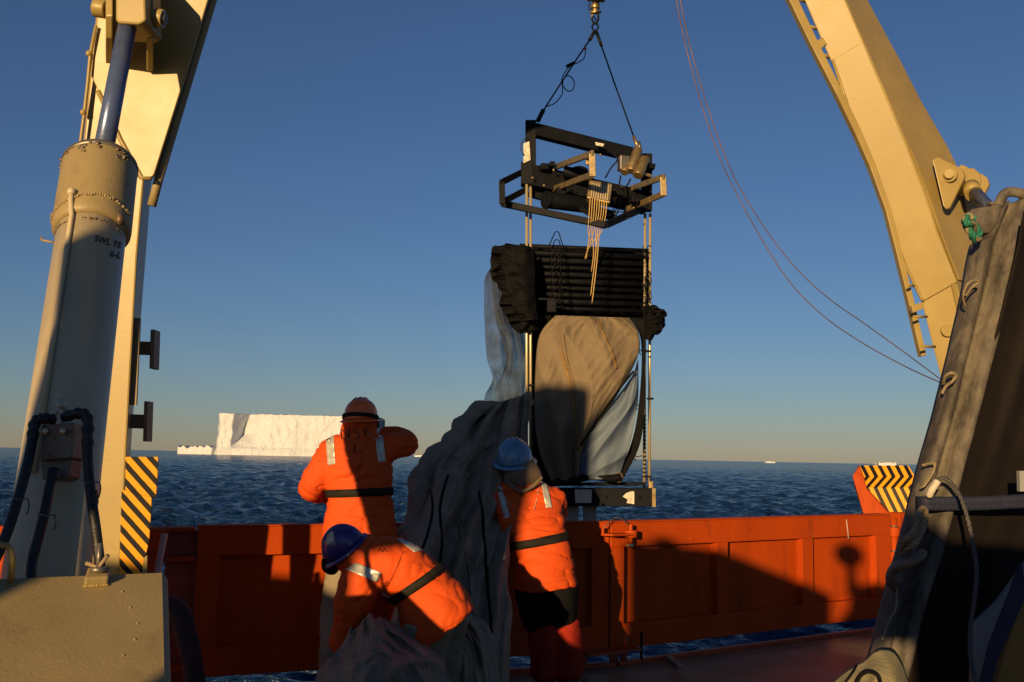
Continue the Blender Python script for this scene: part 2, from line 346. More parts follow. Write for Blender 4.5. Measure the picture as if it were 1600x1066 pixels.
# latch on right gate
t = MB(); c = PR(.02, ZT-.10, -.02)
t.prism([c+dR*-.16+Vector((0, 0, 0)), c+dR*.13, c+dR*.13-nR*-.11, c+dR*-.10-nR*-.11], (0, 0, .018))
t.tube([PR(.17, ZT-.12, -.07), PR(.17, ZT-.06, -.07)], .055, 18); t.tube([PR(.17, ZT-.17, -.07), PR(.17, ZT-.01, -.07)], .017, 10)
t.tube([PR(-.12, ZT-.10, -.05), PR(-.12, ZT-.03, -.05)], .014, 8)
t.build('latch', ORANGE, rootR, bevel=.003)
MB().tube([PR(-.12+.29*i/12, ZT-.04+.09*math.sin(math.pi*i/12), -.06) for i in range(13)], .0045, 6).build('latch_wire', STEELD, rootR)
MB().tube([PR(.14, ZT-.19, -.06), PR(.20, ZT-.19, -.06)], .014, 8).build('latch_pin', STEEL, rootR)
# small stains/bolts
for u, z in ((.95, 1.0), (1.7, 1.08), (3.0, 1.05)): MB().tube([PR(u, z, -.001), PR(u, z, -.015)], .012, 8).build('bolt', ORANGE, rootR)
MB().tube([PR(3.12, 1.13, -.02), PR(3.15, .93, -.02)], .006, 6).build('drip_cord', PIPEW, rootR)
rdm = random.Random(12)
for (PP, u0, u1) in ((PL, .7, LLen-.2), (PR, .1, RLen-.1)):
    for q_ in range(9):
        u = rdm.uniform(u0, u1); z = rdm.choice((ZT-.02-rdm.random()*.15, ZB+.03+rdm.random()*.14)); rr_ = rdm.uniform(.006, .02); n_p = 9
        nn_ = nL if PP is PL else nR
        pts_ = [PP(u+rr_*(1+.4*rdm.random())*math.cos(2*math.pi*k/n_p), z+rr_*.7*(1+.5*rdm.random())*math.sin(2*math.pi*k/n_p), -.0012) for k in range(n_p)]
        MB().prism(pts_, -nn_*.001).build('paint_chip', ORANGE_D, rootL if PP is PL else rootR)
# feet under joint
t = MB()
for u, wd in ((-.30, .09), (.02, .10), (.13, .08)): 
    A_ = [PR(u-wd/2, .10, -.02), PR(u+wd/2, .10, -.02), PR(u+wd*.3, -.0, -.02), PR(u-wd*.3, 0, -.02)]; t.prism(A_, nR*.02)
t.prism([PR(-.36, .12, -.0), PR(.2, .12, -.0), PR(.2, .12, -.18), PR(-.36, .12, -.18)], (0, 0, .018))
t.tube([PR(.10, .14, -.1), PR(.10, .24, -.1)], .02, 10)
t.build('hinge_foot', ORANGE_D, rootR, bevel=.003)
MB().tube([PR(.25, -.0, -.12), PR(.25, .26, -.12)], .012, 8).build('drop_bolt', BLACKP, rootR)
# the fixed bulwark to the left with the three compartments and light slot
def left_bulwark():
    root = empty('hinge_post', PL(.03, 0), 'shadowed orange hinge post with three dark open compartments beside the left gate', 'bulwark post')
    up = Vector((0, 0, 1))
    f = MB()
    for z0, z1 in ((ZT-.03, ZT), (.92, .955), (.56, .60), (.16, .20)): f.prism([PL(.02, z0), PL(.42, z0), PL(.42, z1), PL(.02, z1)], -nL*.14)
    f.prism([PL(-.06, .02, -.01), PL(.02, .02, -.01), PL(.02, ZT, -.01), PL(-.06, ZT, -.01)], -nL*.18)
    f.build('frame', ORANGE, root, bevel=.004)
    f = MB()
    f.prism([PL(.02, .02, .12), PL(.19, .02, .12), PL(.19, ZT-.03, .12), PL(.02, ZT-.03, .12)], -nL*.02)
    f.prism([PL(.235, .02, .12), PL(.44, .02, .12), PL(.44, ZT-.03, .12), PL(.235, ZT-.03, .12)], -nL*.02)
    for z in (.50, .98, .1): f.tube([PL(.21, z-.05, .1), PL(.21, z+.05, .1)], .035, 12)
    f.build('back_plate', ORANGE_D, root)
    f = MB()
    for i in range(9): f.tube([PL(.225+.008*math.cos(k*math.pi/3), ZT+.05-.035*i+.017*math.sin(k*math.pi/3), -.02-.004*(i % 2)*math.sin(k)) for k in range(7)], .004, 5)
    f.build('chain', STEELD, root)
left_bulwark()
def fixed_bulwark(name, A, B, n, label):
    root = empty(name, A, label, 'bulwark')
    MB().prism([A+Vector((0, 0, .0)), B, B+Vector((0, 0, ZT)), A+Vector((0, 0, ZT))], -n*.14).build('plate', ORANGE, root, bevel=.004)
    MB().prism([A+Vector((0, 0, ZT+.001))+n*.02, B+Vector((0, 0, ZT+.001))+n*.02, B+Vector((0, 0, ZT+.001))-n*.16, A+Vector((0, 0, ZT+.001))-n*.16], (0, 0, .015)).build('top_cap', ORANGE, root)
fixed_bulwark('bulwark_wall', PL(-5.5, 0), PL(-.47, 0), nL, 'low orange bulwark wall at far left behind the pale cylinder')
fixed_bulwark('bulwark_wall', PR(RLen+.30, 0), PR(RLen+4.5, 0), nR, 'low orange bulwark wall at the right behind the black canvas rack')
# lit stub between post and chevron board + pale hose
t = MB().slab([(226, 826), (264, 826), (262, 850), (240, 893), (226, 893)], PL(-.3, 1, -.05), nL, .10)
root = empty('bulwark_stub', PL(-.3, 0, -.05), 'short sunlit orange bulwark end plate beside the striped board', 'bulwark end')
t.build('plate', ORANGE, root, bevel=.006)
MB().slab([(238, 862), (262, 862), (262, 866), (238, 866)], PL(-.3, 1, -.10), nL, .06).build('rib', ORANGE, root)
MB().tube(pxs([(257, 835, 6.5), (252, 862, 6.45), (247, 890, 6.4), (245, 930, 6.35)], 12), .022, 10).build('pale_hose', PIPEW, label='pale pinkish hose hanging beside the orange bulwark stub', cat='hose')
# right hinge post, far end
root = empty('hinge_post', PR(RLen+.12, 0), 'orange hinge post with knuckles at the far right end of the right gate', 'bulwark post')
MB().prism([PR(RLen+.17, 0), PR(RLen+.30, 0), PR(RLen+.30, ZT+.02), PR(RLen+.17, ZT+.02)], -nR*.16).build('post', ORANGE, root, bevel=.006)
t = MB(); t.tube([PR(RLen+.09, .2, .02), PR(RLen+.09, 1.12, .02)], .035, 14)
t.build('pin', ORANGE, root)
for z in (.35, .72, .98):
    MB().tube([PR(RLen+.09, z-.05, .02), PR(RLen+.09, z+.05, .02)], .065, 14).build('knuckle', ORANGE, root, bevel=.004)
    MB().tube([PR(RLen+.09, z+.052, .02), PR(RLen+.09, z+.066, .02)], .045, 14).build('washer', STEELD, root)

# hazard boards
def hazard_left():
    root = empty('hazard_board', at(222, 905, 5.92), 'tall black and yellow striped hazard board beside the left gantry leg', 'hazard board')
    n = Vector((.25, -1, 0)).normalized(); p0 = at(222, 800, 5.92)
    ufn = lambda p: ((topx(p)[1]-1.12*topx(p)[0])/27.0, 0)
    # stripes are fixed to the board through its UV map
    for poly, dd in (([(196, 714), (247, 714), (246, 745), (243.5, 779), (196, 772)], 0), ([(190, 765), (237, 777), (236, 800), (233, 845), (229, 862), (222, 900), (186, 900)], .02)):
        o = MB().slab(poly, p0+n*dd, n, .03).build('striped_plate', STRIPE, root, bevel=.002); uvmesh(o, ufn)
    MB().slab([(224.5, 872), (230, 868), (229, 900), (221.5, 900)], p0+n*.06, n, .03).build('edge_post', CREAM, root)
hazard_left()
def hazard_right():
    D = 11.3; n = Vector((-.3, -1, 0)).normalized(); p0 = at(1380, 800, D)
    root = empty('hazard_box', at(1385, 803, D), 'orange box with black and yellow zigzag stripes on top of the far right bulwark', 'hazard box')
    # folded face: three bands at different depth
    ys = [728, 745, 762, 803]; dd = [.10, 0, .06, .0]
    L = [1343, 1350, 1354, 1392]; R = [1419, 1430, 1436, 1437]; sh = [0, 9, -6, 14]
    V = [];
    mb = MB(); P = [[onpl(L[i]+(R[i]-L[i])*k/8, ys[i], p0-n*dd[i], n) for k in range(9)] for i in range(4)]
    # start from left-sloping first row
    mb.grid(P, False)
    back = [onpl(x, y, p0-n*.5, n) for x, y in ((1343, 728), (1419, 728), (1436, 760), (1437, 803), (1392, 803))]
    o = mb.build('striped_face', STRIPE, root, fixn=False, solid=.012)
    me = o.data; uv = me.uv_layers.new(name='UVMap')
    for l in me.loops:
        vi = l.vertex_index; i, k = divmod(vi, 9); x = L[i]+(R[i]-L[i])*k/8
        uv.data[l.index].uv = ((x-sh[i])/13.5, 0)
    MB().slab([(1343, 728), (1419, 728), (1436, 758), (1437, 806), (1352, 806), (1337, 760)], p0-n*.13, n, .5).build('box_body', ORANGE, root, bevel=.01)
    MB().slab([(1332, 744), (1342, 729), (1349, 747), (1354, 764), (1391, 806), (1350, 806)], p0-n*.02, n, .1).build('side_plate', ORANGE, root, bevel=.005)
hazard_right()

# ================================================================== GANTRY (A-frame)
gan = empty('stern_gantry', at(190, 1090, 6.0)*1.0, 'tall cream yellow steel A-frame gantry with two leaning legs straddling the stern', 'gantry')
gan.location.z = 0
def left_leg():
    # stations: py, left edge, front right edge, side right edge, depth
    tab = [(-140, 195, 385, 392, 5.60), (0, 152, 324, 330, 5.75), (120, 140, 288, 296, 5.80), (270, 125, 240, 246, 5.86), (278, 124, 228, 238, 5.86), (282, 124, 225, 237, 5.86), (400, 112, 214.5, 228, 5.9), (640, 92, 201, 209, 5.96), (760, 84, 195, 200.5, 6.0), (900, 74, 187, 192.5, 6.04), (1120, 60, 176, 183, 6.1)]
    p_a, p_b, p_c = at(150, 0, 5.75), at(320, 0, 5.75), at(187, 900, 6.04); pn_ = (p_b-p_a).cross(p_c-p_a).normalized()
    if pn_.y > 0: pn_ = -pn_
    rings = []
    for y, a, b, c, D in tab:
        A = onpl(a, y, p_a, pn_); B = onpl(b, y, p_a, pn_); C = at(c, y, B.y+.42); E = A+(C-B)
        rings.append([A, B, C, E])
    MB().loft(rings).build('leg', CREAM, gan, bevel=.012)
    f = lambda x, y, k=0: at(x, y, onpl(x, y, p_a, pn_).y-k)
    pl = [(200, -135), (366, -135), (325, 0), (289, 120), (241, 272), (236, 279), (223, 279), (188, 218), (165, 168), (153, 142), (142, 118), (155, 0)]
    MB().prism([f(x, y, .025) for x, y in pl], (0, .024, 0)).build('doubler_plate', CREAM, gan, bevel=.006)
    # pipe on the edge
    pl2 = [(153, 142, .03), (165, 168, .03), (188, 218, .03), (221, 278, .03), (237, 279, .03)]
    MB().tube([f(x, y, k) for x, y, k in pl2], .014, 8).build('weld_bead', CREAM, gan)
    MB().tube([f(x, y, -.05) for x, y in ((373, -135), (332, 0), (296, 120), (248, 280), (237, 322))], [.027]*5, 14).build('edge_pipe', CREAM2, gan)  # greyer cream picked here to imitate the pipe's shaded side
    # lugs
    def lug(xs, y1, D0):
        mb = MB(); x0, x1 = xs
        pts = [(D0, -60), (D0-.42, -40), (D0-.46, 25), (D0-.36, 60), (D0-.03, y1)]
        a = [at(x0, y, D) for D, y in pts]
        mb.prism(a, at(x1, 30, 5.4)-at(x0, 30, 5.4)); return mb
    lug((165, 176), 100, 5.76).build('lug', CREAM, gan, bevel=.008)
    lug((229, 240), 112, 5.76).build('lug', CREAM, gan, bevel=.008)
    a = at(148, 12, 5.36); b = at(256, 30, 5.36)
    for p, q in ((a, a+(b-a)*.17), (a+(b-a)*.88, b)): MB().tube([p, q], .052, 18).build('pivot_pin', CREAM, gan, bevel=.004)
    for p, q in ((a-(b-a)*.03, a), (b, b+(b-a)*.03)): MB().tube([p, q], .03, 14).build('pin_end', VALVE, gan)
    # side rail & mooring brackets
    MB().beam(at(213, 497, 5.98), at(207, 633, 6.02), .05, .03).build('side_rail', BROWNM, gan)
    for (w0, w1, y0, y1, fl, fy0, fy1, D) in ((214, 237, 533, 554, (234, 242), 515, 576, 6.15), (201, 226, 647, 669, (224, 231), 627, 690, 6.2)):
        p0 = at(w0, y0, D); n = Vector((0, -1, 0))
        MB().slab([(w0-6, y0), (w1, y0+1), (w1, y1+1), (w0-6, y1)], p0, n, .02).slab([(fl[0]+1, fy0), (fl[1], fy0), (fl[1]-2, fy1), (fl[0]-1, fy1)], p0+Vector((0, -.03, 0)), n, .10).build('cleat', BROWNM, gan, bevel=.003)
    # conduit on the left edge
    MB().tube([f(x, y, .05) for x, y in ((150, 40), (141, 85), (137, 130), (132, 175), (126, 220), (122, 265))], .010, 8).tube([f(x, y, .04) for x, y in ((144, 85), (130, 175))], .007, 6).build('conduit', CREAM, gan)
    for x, y in ((139, 84), (130, 176)): MB().ball(f(x, y, .05), .02, 8, 6).build('conduit_clip', CREAM, gan)
left_leg()
def right_leg():
    tab = [(-140, 1180, 1245, 1275, 8.15), (0, 1256, 1321, 1356, 8.25), (65, 1284, 1349, 1391, 8.3), (94, 1297, 1362, 1407, 8.32), (158, 1322, 1389, 1440, 8.35), (230, 1344, 1419, 1482, 8.4), (262, 1356, 1430, 1497, 8.42), (300, 1371, 1445, 1505, 8.43), (358, 1394, 1463, 1524, 8.46), (438, 1426, 1493, 1538, 8.5), (470, 1439, 1502, 1548, 8.52), (600, 1472, 1555, 1600, 8.6), (760, 1510, 1600, 1645, 8.7), (1110, 1590, 1680, 1725, 8.9)]
    q_a, q_b, q_c = at(1256, 0, 8.35), at(1321, 0, 8.25), at(1555, 600, 8.6); qn = (q_b-q_a).cross(q_c-q_a).normalized()
    if qn.y > 0: qn = -qn
    rings = []
    for y, a, b, c, D in tab:
        A = onpl(a, y, q_a, qn); B = onpl(b, y, q_a, qn); D = B.y; C = at(c, y, D+.40); E = at((a+c)/2+8, y, D+.75)
        rings.append([A, B, C, E])
    MB().loft(rings).build('leg', CREAM, gan, bevel=.012)
    fd = lambda y: interp([(t[0], t[4]) for t in tab], y)[0]
    ff = lambda x, y, k: onpl(x, y, q_a, qn)+qn*k
    # doubler plate on the front face, from weld at y=94 to y=470
    L = [(1300, 94), (1321, 158), (1343, 230), (1371, 305), (1394, 366), (1415, 418), (1438, 466), (1441, 470)]; R_ = [(1494, 438), (1462, 358), (1443, 300), (1417, 232), (1387, 160), (1361, 98), (1348, 66)]
    MB().prism([ff(x, y, .022) for x, y in L+[(1443, 470), (1496, 440)]+R_], (0.004, .021, 0)).build('doubler_plate', CREAM, gan, bevel=.006)
    MB().tube([ff(1+l[0], l[1], .03) for l in L], .013, 8).build('weld_bead', CREAM, gan)
    # side doubler
    S = [(1419, 232), (1446, 300), (1465, 358), (1496, 438), (1503, 441), (1512, 430), (1530, 390), (1520, 350), (1506, 300)]
    s_a = onpl(1430, 262, q_a, qn); s_b = onpl(1493, 438, q_a, qn); s_c = at(1505, 300, onpl(1445, 300, q_a, qn).y+.4); sn = (s_b-s_a).cross(s_c-s_a).normalized()
    if sn.y > 0: sn = -sn
    sd = lambda x, y, k: onpl(x, y, s_a, sn)+sn*k
    MB().prism([sd(x, y, .02) for x, y in S], (-.01, .018, 0)).build('side_plate', CREAM, gan, bevel=.004)
    # inner raised rib low down, round pad
    MB().beam(ff(1488, 442, .02), ff(1506, 520, .02), .03, .02).build('rib', CREAM, gan, bevel=.004)
    c = ff(1479, 517, .0); MB().tube([c, c-Vector((0, .03, 0))], .055, 24).build('round_pad', CREAM, gan, bevel=.004)
    # ladder-like rail on the inboard side
    rl = [(1180, -110, 8.1), (1237, 0, 8.2), (1268, 65, 8.25), (1309, 146, 8.3), (1340, 211, 8.38), (1362, 262, 8.42), (1386, 330, 8.45), (1402, 393, 8.48), (1420, 466, 8.52), (1437, 540, 8.56), (1441, 557, 8.57)]
    ws = [.075, .075, .07, .062, .06, .055, .05, .05, .05, .05, .045]
    P = [at(*q) for q in rl]; mb = MB(); rings = []
    for i, p in enumerate(P):
        t_ = (P[min(i+1, len(P)-1)]-P[max(0, i-1)]).normalized(); x = t_.cross(Vector((0, 1, 0))).normalized()*ws[i]*.5; y = Vector((0, .04, 0))
        rings.append([p-x-y, p+x-y, p+x+y, p-x+y])
    mb.loft(rings).build('ladder_rail', CREAM, gan, bevel=.006)
    for x0, y0, x1, y1, r in ((1247, -2, 1262, 4, .016), (1266, 42, 1280, 46, .016), (1281, 84, 1302, 92, .016), (1305, 128, 1315, 132, .014), (1418, 445, 1428, 447, .012), (1428, 495, 1448, 495, .012), (1440, 541, 1461, 542, .012)):
        MB().tube([at(x0, y0, 8.33), at(x1, y1, 8.45)], r, 8).build('rung', CREAM, gan)
    for q in ([(1272, 66), (1286, 58), (1292, 68), (1279, 80)], [(1424, 478), (1441, 472), (1443, 482), (1427, 489)]):
        MB().prism([at(x, y, 8.36) for x, y in q], (0, .05, 0)).build('brace', CREAM, gan, bevel=.003)
    # lug
    pts = [(1457, 250), (1465, 245), (1498, 261), (1505, 266), (1508, 276), (1502, 288), (1484, 325), (1478, 327), (1474, 322)]
    MB().prism([at(x, y, 8.40) for x, y in pts], (.03, .045, 0)).build('lug', CREAM, gan, bevel=.008)
    MB().prism([at(x+38, y+12, 8.72) for x, y in pts], (.03, .045, 0)).build('lug', CREAM, gan, bevel=.008)
    c = at(1483, 275, 8.40); MB().tube([c-Vector((.012, .03, 0)), c+Vector((.01, .0, 0))], .062, 18).build('pin_boss', CREAM, gan, bevel=.004)
    MB().tube([c-Vector((.03, .07, 0)), c+Vector((.10, .5, .0))], .042, 18).build('pivot_pin', CREAM, gan, bevel=.004)
right_leg()
# crossbeam above the picture, with the block that carries the lifting wire
a = at(290, -150, 5.8); b = at(1215, -150, 8.4)
MB().beam(a+Vector((-.1, 0, .1)), b+Vector((.1, 0, .1)), .5, .55).build('crossbeam', CREAM, gan, bevel=.02)
hook = at(930, 0, 9.2)
MB().beam(a*.31+b*.69+Vector((0, .1, .05)), Vector((hook.x, hook.y, a.z*.31+b.z*.69+.05)), .18, .25).build('sheave_arm', CREAM, gan, bevel=.01)

# right hydraulic cylinder: eye block and rod, going behind the grey beam
hc = empty('hydraulic_cylinder', at(1600, 600, 7.6), 'hydraulic cylinder with short blue rod pinned to the right gantry leg', 'hydraulic cylinder')
MB().prism([at(x, y, 8.5) for x, y in ((1500, 264), (1522, 262), (1533, 272), (1534, 288), (1520, 298), (1505, 300), (1494, 290))], (.04, .16, 0)).build('rod_eye', CREAM, hc, bevel=.015)
MB().tube([at(1516, 292, 8.48), at(1522, 303, 8.4)], .075, 16).build('rod_collar', CREAM, hc)
MB().tube([at(1519, 297, 8.45), at(1590, 372, 7.7)], .055, 18).build('rod', CHROME, hc)
MB().tube([at(1575, 352, 7.8), at(1760, 560, 6.2)], .13, 24).build('barrel', WHITEG, hc, bevel=.01)

# left hydraulic cylinder
lc = empty('hydraulic_cylinder', (-1.7, 3.75, .25), 'big pale hydraulic cylinder in the left foreground with a blue chrome rod', 'hydraulic cylinder')
c1 = at(141, 380, 4.72); c0 = at(91, 760, 4.08); K = 1.15; ax = (c1-c0).normalized(); ln = (c1-c0).length
cp = lambda s: c0+ax*s
def cyl(mb, s0, s1, r0, r1=None, seg=48): return mb.tube([cp(s0), cp(s1)], [r0, r1 or r0], seg)
PK = lambda pts, n: pxs([(a, b, c*K) for a, b, c in pts], n)
atK = lambda x, y, D: at(x, y, D*K)
s_col0 = ln*1.04; s_top = ln+.54
b_ = MB(); cyl(b_, -1.5, s_col0+.05, .137*K); barrel = b_.build('barrel', WHITEG, lc)
rim = MB(); prof = [(s_col0, .140), (s_col0+.02, .156), (s_col0+.05, .158), (s_top-.04, .158), (s_top-.01, .150), (s_top, .140), (s_top+.004, .06)]
rim.tube([cp(s) for s, r in prof], [r*K for s, r in prof], 48); collar = rim.build('collar', CREAM2, lc)
MB().tube([cp(s_top-.035), cp(s_top-.012), cp(s_top+.006)], [.160*K, .160*K, .150*K], 48).build('wiper_ring', STEELD, lc)
MB().tube([cp(s_top+.007), cp(s_top+.012)], [.098, .08], 32).build('rod_seal', VALVE, lc)
rod_a = cp(s_top-.02); rod_b = at(202, 30, 5.28)
rod_b = at(203, 20, 5.33)
MB().tube([rod_a, rod_b], .050, 32).build('rod', CHROME, lc)
q = [(180, -40), (226, -40), (228, 32), (218, 38), (184, 36), (180, 30)]
MB().prism([at(x, y, 5.22) for x, y in q], (0, .26, 0)).build('rod_eye', CREAM, lc, bevel=.012)
# collar bolts, weld lumps, conduit on front
view = (EYE-c1); side = ax.cross(Vector((0, 1, 0))).normalized(); front = side.cross(ax).normalized()
if front.y > 0: front = -front
if side.x < 0: side = -side
def on(s, ang, r_): 
    r = r_*K; return cp(s)+(front*math.cos(ang)+side*math.sin(ang))*r
lump = MB()
for i in range(46):
    a = -1.5+3.0*i/45; lump.ball(on(s_col0+.085+.018*math.sin(a*2.0)+random.uniform(-.004, .004), a, .160), random.uniform(.004, .010), 6, 4)
lump.build('weld_seam', CREAM2, lc)
lump = MB()
for i in range(40):
    a = -1.4+2.8*i/39
    if random.random() < .8: lump.ball(on(s_col0-.035+random.uniform(-.004, .004), a, .139), random.uniform(.003, .008), 6, 4)
lump.build('weld_seam', VALVE, lc)
lump = MB()
for i in range(28):
    lump.ball(on(s_top-.03-abs(random.gauss(0, .03)), random.uniform(-1.3, 1.3), .1595), (random.uniform(.006, .018), .004, random.uniform(.004, .012)), 6, 4, axes=(side, front, ax))
lump.build('paint_chips', VALVE, lc)
MB().tube([on(-.02, -.12, .145), on(s_col0-.02, -.12, .145), on(s_col0+.06, -.12, .165), on(s_col0+.10, -.12, .166)], .0125, 12).build('grease_pipe', WHITEG, lc)
MB().ball(on(s_col0+.11, -.12, .168), .022, 10, 8).build('pipe_fitting', WHITEG, lc)
MB().tube([on(s_col0-.06, -1.25, .14), on(s_col0-.03, -1.35, .19), on(s_col0+.0, -1.4, .20)], .006, 6).build('lifting_tab', CREAM2, lc)
MB().ball(on(s_col0+.005, 1.2, .155), (.02, .02, .028), 8, 6).build('drain_plug', VALVE, lc)
# valve block + hoses
blk = MB(); vb =  atK(92, 700, 3.30)
blk.slab([(65, 664), (115, 660), (113, 716), (62, 720)],  atK(90, 690, 3.28), Vector((0, -1, .08)), .12); blk.build('valve_block', VALVE, lc, bevel=.006)
MB().slab([(62, 719), (112, 716), (108, 745), (98, 752), (66, 750)],  atK(90, 720, 3.30), Vector((0, -1, .08)), .10).build('valve_base', VALVE, lc, bevel=.006)
for x in (71, 98): MB().ball(atK(x, 674, 3.27), .0125, 10, 7).build('bolt', STEEL, lc)
MB().tube(PK([(84, 664, 3.33), (83, 650, 3.33), (90, 642, 3.34), (99, 650, 3.34), (99, 664, 3.33)], 16), .010, 10).build('pipe_bend', WHITEG, lc)
MB().tube([atK(96, 640, 3.42),  atK(95, 628, 3.45)], .018, 12).build('pipe_fitting', WHITEG, lc)
hoses = [[(85, 656, 3.31), (68, 654, 3.28), (55, 660, 3.27), (50, 690, 3.25), (42, 730, 3.2), (28, 780, 3.15), (8, 840, 3.1), (-20, 900, 3.05)],
         [(100, 652, 3.31), (125, 646, 3.28), (137, 655, 3.27), (137, 690, 3.26), (138, 730, 3.25), (143, 780, 3.22), (150, 830, 3.2), (156, 880, 3.18), (160, 915, 3.16)],
         [(85, 735, 3.27), (78, 760, 3.24), (70, 800, 3.2), (60, 840, 3.18), (50, 880, 3.16), (48, 930, 3.1)]]
for i, hpts in enumerate(hoses):
    P = PK(hpts, 60); rr = [.0185+(.004*(1 if (k//2) % 2 else 0) if i < 2 and k < 24 else 0)+(.006 if i == 2 and k < 8 else 0) for k in range(60)]
    MB().tube(P, rr, 14).build('hose', HOSE, lc)
for x, y, D in ((30, 778, 3.12), (72, 803, 3.17), (142, 752, 3.20)):
    P = [atK(x-13, y-1, D),  atK(x, y+3, D-.035),  atK(x+13, y+2, D),  atK(x+15, y+14, D),  atK(x+12, y+26, D)]
    MB().tube(spline(P, 16), .0028, 6).build('cable_tie', WIRE, lc)
MB().beam(atK(148, 766, 3.2),  atK(150, 787, 3.2), .012, .016).build('tag_clip', HOSE, lc)

# ================================================================== foreground box, left
bx = empty('deck_locker', at(100, 1100, 3.5), 'cream painted steel box top filling the lower left corner', 'deck box'); bx.location.z = 0
zl = 1.27
tops = [atz(-220, 912, 1.254), atz(253, 894, 1.254)]
A0, B0 = tops; B1 = atz(260, 1180, .86); A1 = B1+(A0-B0)*1.02; 
up_ = lambda p, dz: Vector((p.x, p.y, p.z+dz))
mb = MB(); back = Vector((0, .25, 0)); 
v = [A0, B0, B1, A1]
ringT = [A0, B0, B1, A1]; bot = [Vector((p.x+(.025 if p in (B0, B1) else 0), p.y, .02)) for p in ringT]
mb.loft([bot, [Vector((p.x+(.022 if p in (B0, B1) else 0), p.y, p.z-.02)) for p in ringT], ringT], False)
mb.build('box_shell', CREAM2, bx, bevel=.006)
ntop = (B0-A0).cross(A1-A0).normalized(); ntop = ntop if ntop.z > 0 else -ntop
P_ = lambda x, y, k=0: onpl(x, y, A0, ntop)+ntop*k
MB().tube([P_(-40, 910, .16), P_(-10, 906, .135), P_(6, 906, .13), P_(13, 908, .115), P_(16, 911, .09), P_(16, 912, 0)], .011, 12).build('grab_rail', CREAM, bx)
MB().tube([P_(16, 912, 0), P_(16, 912, .006)], .018, 12).build('rail_foot', CREAM, bx)
q = [P_(131, 917), P_(168, 915), P_(171, 899), P_(136, 900)]
MB().prism(q, ntop*.035).build('clamp_base', CREAM2, bx, bevel=.006)
lump = MB()
for i in range(26):
    t_ = i/25; lump.ball(q[0].lerp(q[1], t_)+ntop*.003+Vector((0, -.003, 0)), random.uniform(.003, .006), 6, 4)
lump.build('weld_bead', CREAM, bx)
cb = (q[0]+q[1]+q[2]+q[3])/4+ntop*.035
MB().tube([cb, cb+Vector((0, 0, .10))], .009, 10).tube([cb+Vector((0, 0, .0)), cb+Vector((0, 0, .018))], .028, 8).build('clamp_bolt', STEELD, bx)
MB().tube([cb+Vector((-.045, 0, .03)), cb+Vector((0, 0, .015)), cb+Vector((.035, -.01, .06))], .0075, 8).build('clamp_lever', BROWNM, bx)
for i in range(5): MB().ball(P_(210+random.uniform(-20, 20), 925+i*25, .001), .004, 6, 4).build('paint_blister', CREAM2, bx)

# dark red tarp bundle behind the box
mb = MB()
for i, off in enumerate((0, 14, 27)):
    mb.tube(pxs([(262+off*.4, 942+off, 5.4), (283+off*.3, 962+off, 5.35), (292+off*.2, 1000, 5.3), (300+off*.1, 1045, 5.25), (306, 1100, 5.2), (310, 1200, 5.15)], 26), [.05+.006*math.sin(k*.3+i) for k in range(26)], 12, flat=1.0)
mb.build('folded_tarp', TARP, label='dark red folded tarp hanging in shadow beside the cream box', cat='tarp')

# ================================================================== ICEBERGS
def iceberg(name, px0, px1, ytop0, ytop1, ybase, D, label, notch=False, group=None, res=140, rough=1.0):
    zb = -3.3; base0 = at(px0, ybase, D); base1 = at(px1, ybase, D)
    H0 = at(px0, ytop0, D).z; H1 = at(px1, ytop1, D).z
    W = base1.x-base0.x; root = None; nz = 46; mb = MB(); depth = W*.45 if notch else W*.5
    k = (H0-zb)
    front = []
    for j in range(nz+1):
        tz = j/nz; row = []
        for i in range(res+1):
            s = i/res; H = H0+(H1-H0)*s; z = zb-1+(H-zb+1)*tz
            y = D + (tz**1.2)*k*.10
            e = min(s, 1-s); y += W*.10*max(0, 1-e/.06)**2
            x = base0.x+W*s
            if notch:
                y += -k*.10*max(0, 1-tz/.20)**.6
                # dark facet notch near the left end, wedge narrowing downward
                c = .135+.035*(1-tz); hw = .012+.075*max(0, tz-.25)
                dd = (s-(.115+.0*tz))/(hw+.001)
                if 0 < dd < 1 and tz > .18: y += k*.55*dd*min(1, (tz-.18)*3)
                elif dd >= 1 and tz > .18:
                    fall = max(0, 1-(s-(.115+hw))/(.22*(1-.3*tz)+.02)); y += k*.55*(fall**1.4)*min(1, (tz-.18)*3)
            nn = N3(x, z*.6, 3.1, 9/W)*.5+N3(x, z*.7, 7.7, 26/W)*.28+N3(x, z, 1.7, 70/W)*.12
            y += nn*k*(.09 if notch else .14)*rough
            dx = N3(z*.8, x, 5.5, 20/W)*k*.04
            zz = z
            if tz > .5: zz += N3(x, 0, 9, 40/W)*k*.012*rough*(tz-.5)*2 + (0 if notch else N3(x, 0, 2, 12/W)*k*.35*(tz-.5)*2)
            row.append(Vector((x+dx, y, zz)))
        front.append(row)
    mb.grid(front)
    top = front[-1]; bk = [[p.copy() for p in top]]
    for q in range(1, 7):
        bk.append([Vector((p.x, p.y+depth*q/6, p.z+k*.03*math.sin(q/6*3)+(N3(p.x, q, 4, 10/W)*k*.02))) for p in top])
    mb.grid(bk)
    bot = [[p.copy() for p in bk[-1]], [Vector((p.x, p.y+k*.1, zb-1)) for p in bk[-1]]]; mb.grid(bot)
    for s_ in (0, res):
        e_ = [front[j][s_] for j in range(nz+1)]; b2 = [Vector((p.x+(W*.02 if s_ == 0 else -W*.02), p.y+depth, p.z)) for p in e_]; mb.grid([e_, b2])
    o = mb.build(name, ICE); o['label'] = label; o['category'] = 'iceberg'
    if group: o['group'] = group
    return o
iceberg('tabular_iceberg', 330, 582, 645, 652, 712.5, 1550, 'huge flat-topped sunlit iceberg with a shaded notch on the left', notch=True, res=330)
